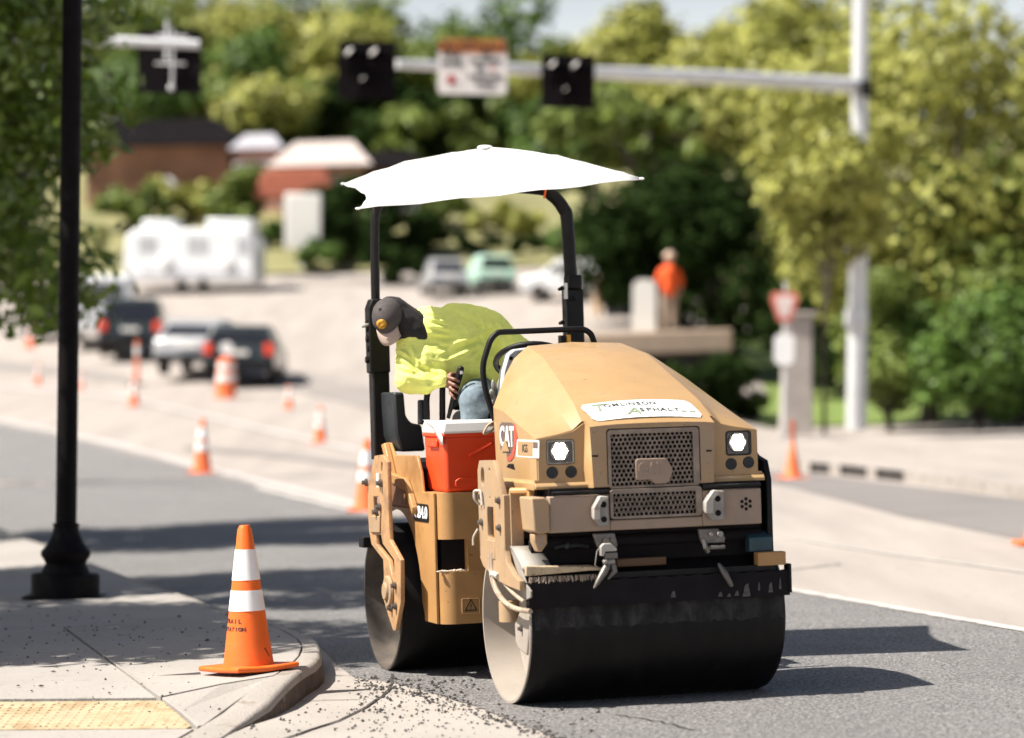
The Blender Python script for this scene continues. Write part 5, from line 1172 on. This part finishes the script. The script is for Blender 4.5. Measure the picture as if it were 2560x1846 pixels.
# ---------------------------------------------------------------- objects on the right
q = aty(1950, 1060, 56); z0 = .15
rs = thing('road_sign', 'red-rimmed yield sign with a small white plate below by the concrete post', 'sign', (q.x, 57, .15), 0, upright=True)
s_ = 57 / f_; c = aty(1950, 770, 57); base = Vector((q.x, 57, .15)); cz = c.z - .15; cxn = c.x - q.x - .02
tri_ = [(-.36, .50), (.36, .50), (.43, .42), (.43, .20), (.20, -.42), (-.20, -.42), (-.43, .20), (-.43, .42)]
sc2 = .60
plate('sign_border', [(cxn + x * sc2, cz + z * sc2) for x, z in tri_], [], -.02, .0, 'XZ', mat('faded_red_sheet', (.60, .16, .12), .5), rs, 0)
plate('sign_face', [(cxn + x * .36, cz + z * .42 + .02) for x, z in tri_], [], -.026, -.0205, 'XZ', mat('pinkish_white_sheet', (.72, .60, .56), .5), rs, 0)
c2 = aty(1950, 872, 57)
b = MB(); plate('small_plate', rrect(cxn - .19, cxn + .19, c2.z - .15 - .30, c2.z - .15 + .28, .12), [], -.02, 0, 'XZ', REFL, rs, 0)
b = MB(); b.tube([(cxn + .02, .03, 0), (cxn + .02, .03, cz + .5)], .03, 8); b.build('sign_post', GALV, rs)
q = onG(1985, 1062); q = aty(1988, 1066, 60); 
cpst = thing('concrete_post', 'square weathered concrete post standing between yield sign and signal pole', 'post', (q.x, 60, q.z - .4), 0, upright=True)
h_ = (1066 - 790) / f_ * 60 + .4; b = MB(); b.add([(x * w_, y * w_, z) for z, w_ in ((0, .34), (h_ * .25, .30), (h_, .27)) for x, y in ((-1, -1), (1, -1), (1, 1), (-1, 1))], [(3, 2, 1, 0), (8, 9, 10, 11)] + [(k * 4 + i, k * 4 + (i + 1) % 4, k * 4 + 4 + (i + 1) % 4, k * 4 + 4 + i) for k in (0, 1) for i in range(4)])
b.build('post_shaft', mat('post_grey_concrete', (.34, .30, .27), .8, var=.15), cpst, smooth=False, bevel=.03)
b = MB(); b.box(-.36, .36, -.36, .36, h_, h_ + .08); b.build('post_cap', mat('post_grey_concrete', (.34, .30, .27)), cpst, bevel=.02)
# terrace wall behind the roller with the worker on it
TY = 72.
t0, t1 = aty(1380, 835, TY), aty(1832, 822, TY); zt = t1.z
tw_ = thing('terrace_wall', 'low tan concrete terrace behind the hood on which the worker stands', 'wall', (t0.x, TY, 0), 0)
b = MB(); Wt = t1.x - t0.x; b.box(.6, Wt, 0, 7, zt - .55, zt); b.build('wall_slab', mat('tan_concrete', (.36, .27, .20), .8, var=.1), tw_, bevel=.05)
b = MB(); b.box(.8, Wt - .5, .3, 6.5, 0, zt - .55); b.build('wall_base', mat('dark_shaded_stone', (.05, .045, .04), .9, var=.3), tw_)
pw = thing('person', 'worker in orange vest standing on the terrace behind the hood by a white board', 'person', (aty(1672, 830, TY + 1).x, TY + 1, zt), 0, upright=True)
def organic2(name, caps, m, parent, vox=.03):
    b = MB()
    for p0, p1, r0, r1 in caps: b.cap(p0, p1, r0, r1)
    o = link(name, b.mesh(name, m), parent); r = o.modifiers.new('r', 'REMESH'); r.mode = 'VOXEL'; r.voxel_size = vox; r.use_smooth_shade = True; s = o.modifiers.new('s', 'SMOOTH'); s.iterations = 3; return o
organic2('body', [((0, 0, .95), (0, 0, 1.4), .13, .15), ((0, 0, 1.4), (0, 0, 1.62), .06, .06), ((0, -.02, 1.70), (0, 0, 1.76), .10, .11), ((-.2, 0, 1.42), (-.32, -.05, 1.15), .05, .045), ((-.32, -.05, 1.15), (-.38, -.25, 1.2), .04, .04), ((.2, 0, 1.42), (.27, 0, 1.12), .05, .045), ((.27, 0, 1.12), (.26, -.08, .9), .04, .035), ((.09, 0, .9), (.1, 0, .05), .08, .05), ((-.09, 0, .9), (-.1, 0, .05), .08, .05)], mat('pale_skin', (.42, .25, .19), .6), pw)
organic2('vest', [((0, 0, .98), (0, 0, 1.42), .20, .20), ((-.17, 0, 1.42), (.17, 0, 1.42), .11, .11), ((.2, 0, 1.40), (.28, 0, 1.15), .09, .075), ((-.2, 0, 1.4), (-.3, -.04, 1.18), .09, .075)], mat('orange_vest_fabric', (.75, .09, .01), .8), pw)
organic2('trousers', [((.1, 0, .92), (.11, 0, .08), .12, .08), ((-.1, 0, .92), (-.11, 0, .08), .12, .08), ((-.05, 0, .95), (.05, 0, .95), .15, .15)], mat('tan_trousers', (.33, .26, .20), .8), pw)
b = MB(); b.ell((0, -.01, 1.80), (.14, .16, .12)); b.cyl((0, -.02, 1.775), (0, -.02, 1.785), .18, n=20); b.build('hard_hat', mat('beige_helmet', (.52, .38, .29), .5), pw)
wb_ = aty(1608, 772, TY + .6); 
wbd = thing('white_board', 'tall white rounded board held upright beside the worker in the orange vest', 'board', (wb_.x, TY + .6, zt), 0, upright=True)
plate('board_panel', rrect(-.28, .28, -.15, 1.25, .2), [], -.03, .03, 'XZ', WHT, wbd, 0)
b = MB(); b.tube([(.2, .05, 0), (.2, .05, 1.0)], .02, 6); b.build('board_handle', GALV, wbd)
# ---------------------------------------------------------------- vehicles far behind
def wheel(parent, x, y, r=.34, w=.22):
    b = MB(); b.cyl((x - w / 2, y, r), (x + w / 2, y, r), r, n=20); o = b.build('wheel', BLK, parent, bevel=.03)
    b = MB(); b.cyl((x - w / 2 - .01, y, r), (x + w / 2 + .01, y, r), r * .55, n=14); b.build('rim', STL, o)
def car(lab, p, rz, m, suv=True, W_=1.85, L_=4.6, Hh=1.7, lights=True, gm=GLASSD):
    c = thing('parked_car', lab, 'car', p, rz, group='cars far up the street', upright=True); w = W_ / 2; l = L_ / 2
    b = MB(); lo = [(-l, .35), (-l + .02, .85), (-l + .08, .98), (l - 1.3, 1.0), (l - .2, .85), (l, .6), (l - .02, .32)]
    vs = []; 
    for x, k in ((-w, 1), (w, 1)): vs += [(x, y, z) for y, z in lo]
    n = len(lo); b.add(vs, [tuple(range(n)), tuple(range(n, 2 * n))] + [(i, (i + 1) % n, n + (i + 1) % n, n + i) for i in range(n)]); b.build('body', m, c, bevel=.08, seg=3)
    up = [(-l + .10, .95), (-l + (.30 if suv else .9), Hh - .04), (-l + (.6 if suv else 1.3), Hh), (l - 2.2, Hh - .02), (l - 1.35, .98)]
    b = MB(); n = len(up); vs = [(x * (.98 if z < 1.1 else .78), y, z) for x in (-w, w) for y, z in up]
    b.add(vs, [tuple(range(n)), tuple(range(n, 2 * n))] + [(i, (i + 1) % n, n + (i + 1) % n, n + i) for i in range(n)]); b.build('cabin', m, c, bevel=.06, seg=3)
    b = MB(); z0, z1 = 1.05, Hh - .16; y0 = -l + .10 + (.20 if suv else .8) * (z0 - .95) / (Hh - 1); y1 = -l + .10 + (.20 if suv else .8) * (z1 - .95) / (Hh - 1) 
    b.add([(-w * .84, y0 - .02, z0), (w * .84, y0 - .02, z0), (w * .68, y1 - .02, z1), (-w * .68, y1 - .02, z1)], [(0, 1, 2, 3)]); b.build('rear_window', gm, c)
    for s in (-1, 1):
        b = MB(); b.add([(s * (w * .955), y0 + .35, z0), (s * (w * .955), l - 1.75, z0), (s * (w * .815), l - 2.3, z1), (s * (w * .815), y1 + .35, z1)], [(0, 1, 2, 3)]); b.build('side_window', gm, c)
        if lights:
            b = MB(); b.box(s * w * .98 - (.24 if s > 0 else 0), s * w * .98 + (.24 if s < 0 else 0), -l - .03, -l + .12, .72, 1.02); b.build('tail_light', mat('red_tail_light', (.75, .06, .02), .3), c, bevel=.02)
        for y in (-l + .85, l - .85): wheel(c, s * (w - .12), y)
    b = MB(); b.box(-w * .95, w * .95, -l - .06, -l + .1, .35, .55); b.build('bumper', BLK, c, bevel=.03)
    b = MB(); b.box(-.26, .26, -l - .035, -l - .0, .72, .84); b.build('number_plate', WHT, c)
    return c
DK = mat('dark_teal_car_paint', (.018, .026, .028), .3, coat=.5); SV = mat('silver_car_paint', (.45, .45, .45), .35, metal=.4, coat=.5); WC = mat('white_car_paint', (.74, .75, .76), .35, coat=.5)
car('dark suv seen from behind with glowing orange-red tail lights right of the lamp post', onG(338, 893), rad(3), DK)
car('black suv parked beside the orange barrel', onG(615, 958), rad(-1), DK, Hh=1.5, L_=4.0)
car('silver car parked just left of the black suv', onG(512, 940), rad(-6), SV, suv=False, Hh=1.5, lights=False)
car('dark car half hidden behind the lamp post on its left', onG(118, 848), rad(3), DK, Hh=1.5, L_=3.8, lights=False)
car('small white car on the lot beyond the steering wheel', onG(1108, 740), rad(8), SV, suv=False, lights=False)
car('pale green car beyond the roll bar', onG(1222, 730), rad(10), mat('mint_car_paint', (.40, .58, .48), .4), lights=False)
def van(lab, p, rz, L_=5.2, W_=2.0, Hh=2.1):
    c = thing('white_van', lab, 'van', p, rz, group='white vans far behind', upright=True); w, l = W_ / 2, L_ / 2
    b = MB(); pf_ = [(-l, .4), (-l, Hh - .05), (-l + .1, Hh), (l - 1.6, Hh), (l - .9, 1.15), (l, .95), (l, .4)]; n = len(pf_)
    b.add([(x, y, z) for x in (-w, w) for y, z in pf_], [tuple(range(n)), tuple(range(n, 2 * n))] + [(i, (i + 1) % n, n + (i + 1) % n, n + i) for i in range(n)]); b.build('body', WC, c, bevel=.07, seg=3)
    for s in (-1, 1):
        b = MB(); b.box(s * (w + .004) - .003, s * (w + .004) + .003, l - 2.2, l - 1.3, 1.2, Hh - .25); b.build('side_window', GLASSD, c)
        for y in (-l + .9, l - .8): wheel(c, s * (w - .1), y)
    b = MB(); b.box(-w * .8, w * .8, -l - .006, -l + .0, 1.25, Hh - .25); b.build('rear_window', GLASSD, c); return c
van('white van between the lamp post and the dark suv', onG(255, 862), rad(4))
van('white van on the lot seen beside the right canopy post', onG(1405, 752), rad(82), L_=3.4, Hh=1.75)
# travel trailer
p = onG(470, 738); tr = thing('travel_trailer', 'long white travel trailer parked sideways on the lot behind the cars', 'trailer', p, rad(-6), upright=True)
s_ = p.y / f_; TL, TH_ = 335 * s_, 165 * s_
b = MB(); pf_ = [(-TL / 2, .5), (-TL / 2 + .1, TH_ - .3), (-TL / 2 + .5, TH_), (TL / 2 - .3, TH_), (TL / 2, TH_ - .4), (TL / 2, .5)]; b.prism(pf_, 0, 2.4); b.build('body', WC, tr, bevel=.12, seg=3)
for x, w_ in ((-1.6, .7), (.35, .8), (2.1, .5)): 
    b = MB(); b.box(x - w_ / 2, x + w_ / 2, -.02, .0, 1.6, 2.2); b.build('window', mat('hazy_window', (.42, .43, .44), .3), tr)
b = MB(); b.box(-TL / 2 + .7, TL / 2 - .3, -.012, .0, .75, .95); b.build('side_stripe', mat('pale_grey_stripe', (.55, .56, .58), .4), tr)
b = MB(); b.box(-1.9, -.6, .3, 1.8, TH_, TH_ + .35); b.build('roof_unit', WC, tr, bevel=.08); b = MB(); b.box(.6, 2.4, .3, 1.8, TH_, TH_ + .4); b.build('roof_unit', WC, tr, bevel=.08)
for x in (-.3, .55): wheel(tr, x, .25, .38)
for x, w_ in ((-.9, .12), (1.5, .14)):
    b = MB(); b.ell((x, -.06, 1.25), (.28, .06, .30)); b.build('lamp_and_glint_disc', REFL, tr)  # white discs stand for blurred highlights in front of the trailer side

# ---------------------------------------------------------------- buildings
BR = mat('brick_red_brown', (.30, .15, .095), .85, var=.45, vs=.45, bump=.2, dirt=(.42, .24, .15), ds=.5, dth=.52)
RF = mat('dark_roof_shingle', (.010, .009, .010), .95, var=.3, spec=0)
def building(name, lab, px0, px1, pyb, pyt, Y, depth, wall, roof, rh=1.2, over=.6, nwin=4, winm=GLASSD, roofpx=None):
    a = aty(px0, pyb, Y); c = aty(px1, pyb, Y); t = aty((px0 + px1) / 2, pyt, Y); z0 = min(a.z, c.z) - 3; Wd = c.x - a.x; Ht = t.z - z0
    bd = thing(name, lab, 'building', (a.x, Y, z0), 0, upright=False)
    b = MB(); b.box(0, Wd, 0, depth, 0, Ht); b.build('wall', wall, bd)
    b = MB(); b.add([(-over, -over, Ht), (Wd + over, -over, Ht), (Wd + over, depth + over, Ht), (-over, depth + over, Ht), (over, depth * .4, Ht + rh), (Wd - over, depth * .4, Ht + rh), (Wd - over, depth * .7, Ht + rh), (over, depth * .7, Ht + rh)], [(0, 1, 5, 4), (1, 2, 6, 5), (2, 3, 7, 6), (3, 0, 4, 7), (4, 5, 6, 7), (3, 2, 1, 0)]); b.build('roof', roof, bd, smooth=False)
    for k in range(nwin):
        x = Wd * (k + .5) / nwin; fr = MB(); fr.box(x - .55, x + .55, -.06, -.0, Ht - 1.9, Ht - .6); w_ = fr.build('window', WHT, bd); g = MB(); g.box(x - .45, x + .45, -.075, -.061, Ht - 1.8, Ht - .7); g.build('pane', winm, w_)
    return bd
building('brick_building', 'low brick building with a long dark roof on the slope at left', 215, 575, 468, 366, 136, 9, BR, RF, 1.5, .9, 0)
building('commercial_building', 'cream roofed shop with an orange awning left of the canopy', 700, 905, 470, 415, 131, 8, mat('peach_wall', (.52, .30, .19), .8, var=.15), mat('cream_metal_roof', (.42, .36, .33), .8), 1.3, .5, 3)
q = aty(690, 460, 130.); aw = thing('shop_awning', 'orange red awning at the left end of the cream roofed shop', 'awning', (q.x, 129.6, q.z), 0)
b = MB(); b.prism([(-.9, -.7), (2.6, -.7), (2.2, .5), (-.4, .5)], -.9, .6); b.build('awning_cloth', mat('orange_red_cloth', (.50, .15, .09), .8), aw, bevel=.05)
building('pink_building', 'small pale pink building above the trailer', 590, 695, 450, 372, 134, 5, mat('pale_pink_wall', (.38, .22, .19), .8), mat('grey_blue_roof', (.34, .33, .36), .7), .8, .3, 2)
building('dark_roofed_building', 'dark roofed building peeking over the left canopy tip', 910, 1045, 470, 420, 133, 8, mat('maroon_wall', (.16, .05, .04), .8), RF, 1.0, .4, 2)
building('far_house', 'small beige house above the canopy peak', 1275, 1345, 420, 385, 185, 6, mat('beige_wall', (.48, .38, .31), .8), mat('tan_roof', (.40, .30, .25), .8), .7, .3, 1)
building('tan_shed', 'tan shed beyond the right canopy post', 1490, 1600, 745, 700, 100, 4, mat('tan_siding', (.38, .25, .14), .8, var=.2), mat('tan_roof2', (.33, .24, .16), .8), .3, .2, 1)
# white tall sign box on a post
q = aty(757, 625, 122); wb = thing('white_sign_box', 'tall white illuminated-type sign box standing among the bushes left of the roller', 'sign', (q.x, 122, q.z), 0, upright=True)
b = MB(); b.box(-.72, .72, -.2, .2, .0, 2.25); b.build('sign_box', WHT, wb, bevel=.06); b = MB(); b.tube([(0, 0, -3.5), (0, 0, .1)], .15, 8); b.build('sign_post', GALV, wb)
q = aty(418, 482, 133); wo = thing('round_white_sign', 'rounded white sign on the dry slope above the trailer', 'sign', (q.x, 133, q.z), 0, upright=True)
b = MB(); b.ell((0, 0, 0), (.48, .1, .68), 20, 12); b.build('sign_disc', WHT, wo); b = MB(); b.tube([(0, .05, -2.5), (0, .05, 0)], .06, 8); b.build('sign_post', GALV, wo)

# ---------------------------------------------------------------- foliage
def leafmat(name, col, tr=.35, var=.35, vs=1.2):
    return mat(name, col, .6, var=var, vs=vs, trans=tr, spec=.3)
LG = leafmat('leaf_olive', (.125, .165, .030), .16, .55); LY = leafmat('leaf_sunny_yellow_green', (.27, .275, .060), tr=.16, var=.5); LD = mat('leaf_shade_dark_green', (.016, .028, .008), .8, var=.5, vs=1.2, spec=0); LM = leafmat('leaf_mid_green', (.07, .125, .018), .16, .55); LN = mat('leaf_near_green', (.125, .185, .022), .42, var=.7, vs=5, trans=.25, spec=.5); LP = leafmat('leaf_pale_green', (.26, .27, .10), .35)  # LD: leaf colour darkened to stand for under-canopy shade
BARK = mat('bark', (.06, .045, .035), .9, var=.3, bump=.3)
def leaves(blobs, n, size, seed, squash=.6, inner=.25):
    r = np.random.default_rng(seed); w = np.array([bl[3] ** 2 for bl in blobs]); w = w / w.sum(); idx = r.choice(len(blobs), n, p=w)
    B_ = np.array([bl[:3] for bl in blobs]); Rr = np.array([bl[3] for bl in blobs])
    d = r.normal(size=(n, 3)); d /= np.linalg.norm(d, axis=1)[:, None]; rad_ = Rr[idx] * np.where(r.random(n) < inner, r.random(n) ** .5, r.normal(.90, .16, n))
    c = B_[idx] + d * rad_[:, None] * np.array([1, 1, squash + .2])
    nn = d + r.normal(size=(n, 3)) * .55 + np.array([0, 0, .3]); nn /= np.linalg.norm(nn, axis=1)[:, None]
    t = np.cross(nn, r.normal(size=(n, 3))); t /= np.linalg.norm(t, axis=1)[:, None]; u = np.cross(nn, t)
    s = size * r.uniform(.6, 1.35, n)[:, None]
    V = np.stack([c - t * s * .5, c + u * s * .28, c + t * s * .55, c - u * s * .28], 1).reshape(-1, 3)
    return V
def leafmesh(name, V, m):
    n = len(V) // 4; me = bpy.data.meshes.new(name); me.vertices.add(len(V)); me.vertices.foreach_set('co', V.ravel()); me.loops.add(n * 4); me.loops.foreach_set('vertex_index', np.arange(n * 4)); me.polygons.add(n); me.polygons.foreach_set('loop_start', np.arange(n) * 4); me.update(calc_edges=True); me.materials.append(m); return me
def tree(name, lab, cat, base, h, rx, th, n, size, m, seed, group=None, nb=16, rz_=None, trunk=True, tk=1, boxy=False, ry=None, inner=.25, bs=(.30, .5)):
    t = thing(name, lab, cat, base, 0, group, upright=True); r = random.Random(seed); rz_ = rz_ or (h - th) / 2; ry = ry or rx; cz = th + rz_; blobs = []
    for _ in range(nb):
        while True:
            x, y, z = r.uniform(-1, 1), r.uniform(-1, 1), r.uniform(-1, 1)
            if (boxy and .2 < x * x + y * y < 1) or (not boxy and .25 < x * x + y * y + z * z < 1): break
        q = min(rx, rz_) * r.uniform(*bs); blobs.append((x * (rx - q * .6), y * (ry - q * .6), cz + z * (rz_ - q * .6), q))
    V = leaves(blobs, n, size, seed, inner=inner); link('crown', leafmesh('crown', V, m), t)
    if trunk:
        b = MB(); b.tube([(0, 0, -.3), (.05 * r.uniform(-1, 1), 0, th * .6), (0, 0, th + rz_ * .5)], [h * .028 * tk, h * .02 * tk, h * .010 * tk], 10)
        for k in range(6):
            bl = blobs[k % len(blobs)]; b.tube([(0, 0, th * r.uniform(.6, 1.1)), (bl[0] * .5, bl[1] * .5, (th + bl[2]) / 2), (bl[0], bl[1], bl[2])], [h * .012 * tk, h * .008 * tk, h * .003 * tk], 6)
        b.build('trunk', BARK, t)
    return t
def tz(x, Y): return gz(x, Y)
def ptree(px, Y, pyt, rx, n, size, m, lab, seed, th=1.0, drop=0, **kw):
    tp_ = aty(px, pyt, Y); g = tz(tp_.x, Y) - drop; return tree(kw.pop('name', 'tree'), lab, kw.pop('cat', 'tree'), (tp_.x - (tp_.z - g) * .04, Y, g), tp_.z - g, rx, th, n, size, m, seed, **kw)
# street trees on the sidewalk (crowns reach over the curb and give the dappled shade)
ST_G = 'street trees along the sidewalk at left'
tree('street_tree', 'leafy street tree behind the black lamp post at the left edge', 'tree', (-6.4, 30.5, .13), 8.2, 2.75, 2.1, 36000, .17, LN, 11, ST_G, boxy=True, nb=95, inner=.45, bs=(.19, .34))
tree('street_tree', 'street tree beside the curb nearest the camera, outside the left edge', 'tree', (-6.2, 17.1, .13), 8.0, 2.5, 2.6, 27000, .15, LN, 12, ST_G, nb=34, bs=(.20, .36))
tree('street_tree', 'middle street tree outside the left edge that shades the new asphalt', 'tree', (-6.2, 21.9, .13), 8.2, 2.45, 2.6, 25000, .15, LN, 13, ST_G, nb=32, bs=(.18, .34))
# far tree line
G1 = 'trees on the hill behind the street'
k = 0
specs = [ # px, Y, top py, rx, mat
 (-60, 165, -60, 8, LG), (120, 175, -120, 8, LY), (300, 170, -90, 8, LG), (450, 180, -70, 8, LY), (560, 165, 55, 6, LM), (690, 172, -30, 7, LY), (800, 180, -60, 6.5, LG), (880, 170, 20, 5.5, LY),
 (1000, 176, 105, 6, LY), (1090, 168, 75, 5.5, LG), (1215, 182, -50, 5, LM), (1300, 172, 60, 5.5, LG), (1400, 168, 120, 6, LY), (1500, 176, 95, 5, LG), (1590, 165, 150, 5, LM), (360, 150, 140, 5, LM), (520, 152, 180, 5, LG), (760, 154, 200, 5, LG), (640, 150, 170, 4.5, LY), (930, 158, 200, 5, LM), (1060, 150, 260, 4.5, LG), (1180, 150, 230, 5, LD), (1310, 150, 250, 5, LG), (1440, 146, 240, 5, LM), (1000, 152, 160, 5, LD)]
WHERE = ['at the far left edge above the street tree', 'top left behind the street tree', 'above the reversed signal at left', 'right of the reversed signal', 'low under the first sky gap', 'just left of the left beacon', 'behind the left beacon', 'right of the left beacon',
 'in the sky gap left of the CROSSWALK sign', 'behind the CROSSWALK sign', 'rising tall right of the CROSSWALK sign', 'right of the sign against the sky', 'behind the right beacon', 'right of the right beacon in the sky gap', 'at the right end of the sky gap', 'over the brick roof at left', 'over the right end of the brick roof', 'left of the canopy above the shop', 'above the pink building', 'over the left canopy tip', 'above the canopy peak at left', 'above the canopy peak', 'above the canopy right of its peak', 'above the right canopy tip', 'between left beacon and sign, lower down']
LBL = {LG.name: 'olive', LY.name: 'yellow-green', LM.name: 'mid green', LD.name: 'dark'}
for i, (px, Y, pyt, rx, m) in enumerate(specs):
    t = ptree(px, Y, pyt, rx, 3400, .62, m, LBL[m.name] + ' hillside tree ' + WHERE[i], 100 + i, group=G1, drop=1, nb=18, th=.5, inner=.35)
# nearer masses: right side
G2 = 'tall trees on the right of the street'
ptree(1790, 110, -60, 5.6, 7500, .46, LY, 'tall yellow-green tree behind the mast arm, right of the sky gap', 201, group=G2, th=6.5, nb=26)
ptree(1640, 104, 190, 4.2, 5200, .42, LG, 'olive tree right behind the right canopy tip', 202, group=G2, th=4.5, nb=22)
ptree(1990, 104, -50, 4.8, 6500, .42, LY, 'yellow-green tree crossed by the signal pole at top', 203, group=G2, th=6.0, nb=24)
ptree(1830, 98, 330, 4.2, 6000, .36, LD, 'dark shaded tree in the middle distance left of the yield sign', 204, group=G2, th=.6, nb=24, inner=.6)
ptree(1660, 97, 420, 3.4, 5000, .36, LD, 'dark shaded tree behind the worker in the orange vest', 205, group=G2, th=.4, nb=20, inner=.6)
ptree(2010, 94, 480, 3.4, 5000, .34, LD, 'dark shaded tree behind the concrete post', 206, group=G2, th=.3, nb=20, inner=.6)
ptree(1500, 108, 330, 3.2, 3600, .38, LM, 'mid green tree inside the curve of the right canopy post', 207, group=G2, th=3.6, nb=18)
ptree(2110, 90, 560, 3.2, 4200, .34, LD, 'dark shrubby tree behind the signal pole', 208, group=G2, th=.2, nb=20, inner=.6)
ptree(2340, 70.5, -150, 4.4, 15000, .30, LY, 'big sunlit yellow-green tree filling the right edge', 209, group=G2, th=.7, nb=56, bs=(.24, .4))
ptree(2070, 60.3, 322, 1.35, 4600, .22, LY, 'sunlit leafy branch mass just left of the signal pole', 210, group=G2, th=3.3, nb=18, tk=.3)
ptree(2450, 66, 700, 2.4, 6000, .26, LM, 'green bushy tree low at the right edge', 211, group=G2, th=.1, nb=26)
ptree(2230, 66.5, 640, 1.5, 3600, .24, LG, 'olive bush right of the signal pole', 212, group=G2, th=.1, nb=16)
ptree(2560, 68, 200, 3.0, 6000, .28, LG, 'olive tree cut by the right edge', 213, group=G2, th=.1, nb=24)
# middle: bushes by the lot
G3 = 'bushes and small trees round the lot'
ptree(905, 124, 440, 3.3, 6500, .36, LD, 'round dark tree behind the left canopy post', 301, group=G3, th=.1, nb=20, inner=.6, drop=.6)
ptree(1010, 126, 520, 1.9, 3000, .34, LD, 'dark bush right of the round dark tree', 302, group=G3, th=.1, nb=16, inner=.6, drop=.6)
ptree(665, 128, 545, 1.2, 2200, .32, LM, 'narrow green shrub at the right end of the trailer', 303, group=G3, th=.1, nb=12)
ptree(1130, 130, 470, 1.8, 2600, .36, LG, 'olive bush behind the operator', 304, group=G3, th=.1, nb=14)
ptree(1260, 128, 500, 2.0, 3000, .36, LY, 'yellow-green bush between the canopy posts', 305, group=G3, th=.1, nb=16)
ptree(1220, 124, 580, 1.8, 2600, .34, LD, 'dark hedge low between the canopy posts', 306, group=G3, th=.1, nb=14, inner=.6)
ptree(1400, 124, 560, 1.8, 2800, .34, LD, 'dark hedge left of the right canopy post', 307, group=G3, th=.1, nb=14, inner=.6)
ptree(1490, 118, 520, 2.0, 3000, .34, LM, 'green bush right of the right canopy post', 308, group=G3, th=.1, nb=14)
ptree(510, 140, 455, 2.6, 2600, .4, LG, 'olive bush above the trailer roof', 309, group=G3, th=.1, nb=14)
ptree(840, 127, 500, 2.2, 2600, .38, LM, 'green bush under the cream roof', 310, group=G3, th=.1, nb=14)
ptree(330, 131, 450, 2.4, 2400, .38, LG, 'pale dry bush below the brick building', 311, group=G3, th=.1, nb=12)
ptree(200, 126, 560, 2.2, 2400, .36, LP, 'pale dry bush right of the street tree', 312, group=G3, th=.1, nb=12)
ptree(600, 129, 400, 1.6, 2400, .36, LG, 'olive bush at the left foot of the awning', 313, group=G3, th=.1, nb=12)
ptree(480, 133, 420, 2.0, 2400, .36, LY, 'yellow-green bush against the brick wall', 314, group=G3, th=.1, nb=12)
ptree(990, 118, 600, 1.4, 2400, .32, LD, 'low dark hedge right of the left canopy post', 315, group=G3, th=.1, nb=12, inner=.6)
ptree(780, 122, 590, 1.4, 2200, .32, LM, 'low green hedge below the white sign box', 316, group=G3, th=.1, nb=12)
ptree(1330, 140, 420, 2.6, 3000, .38, LG, 'olive tree right under the canopy peak', 317, group=G3, th=.1, nb=14)
ptree(1120, 140, 410, 2.6, 3000, .38, LM, 'green tree hidden partly by the canopy', 318, group=G3, th=.1, nb=14)
# dark hedge under the terrace
for i, (px, Y, pyt) in enumerate(((1560, 70.5, 893), (1650, 70.5, 888), (1740, 70.5, 885), (1830, 71, 880))):
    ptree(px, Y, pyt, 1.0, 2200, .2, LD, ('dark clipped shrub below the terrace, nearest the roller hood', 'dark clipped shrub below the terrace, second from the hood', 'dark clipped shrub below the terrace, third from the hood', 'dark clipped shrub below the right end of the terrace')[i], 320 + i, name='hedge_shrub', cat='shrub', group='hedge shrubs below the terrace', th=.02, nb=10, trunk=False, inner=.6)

for o in list(COL.objects):
    l = str(o.get('label', ''))
    if o.get('category') == 'car' and ('silver car' not in l) and any(w in l for w in ('small white car', 'pale green car')): o.scale = (.78,) * 3
    if 'seen beside the right canopy post' in l: o.scale = (.82,) * 3
    if 'dark car half hidden' in l: o.scale = (.75,) * 3
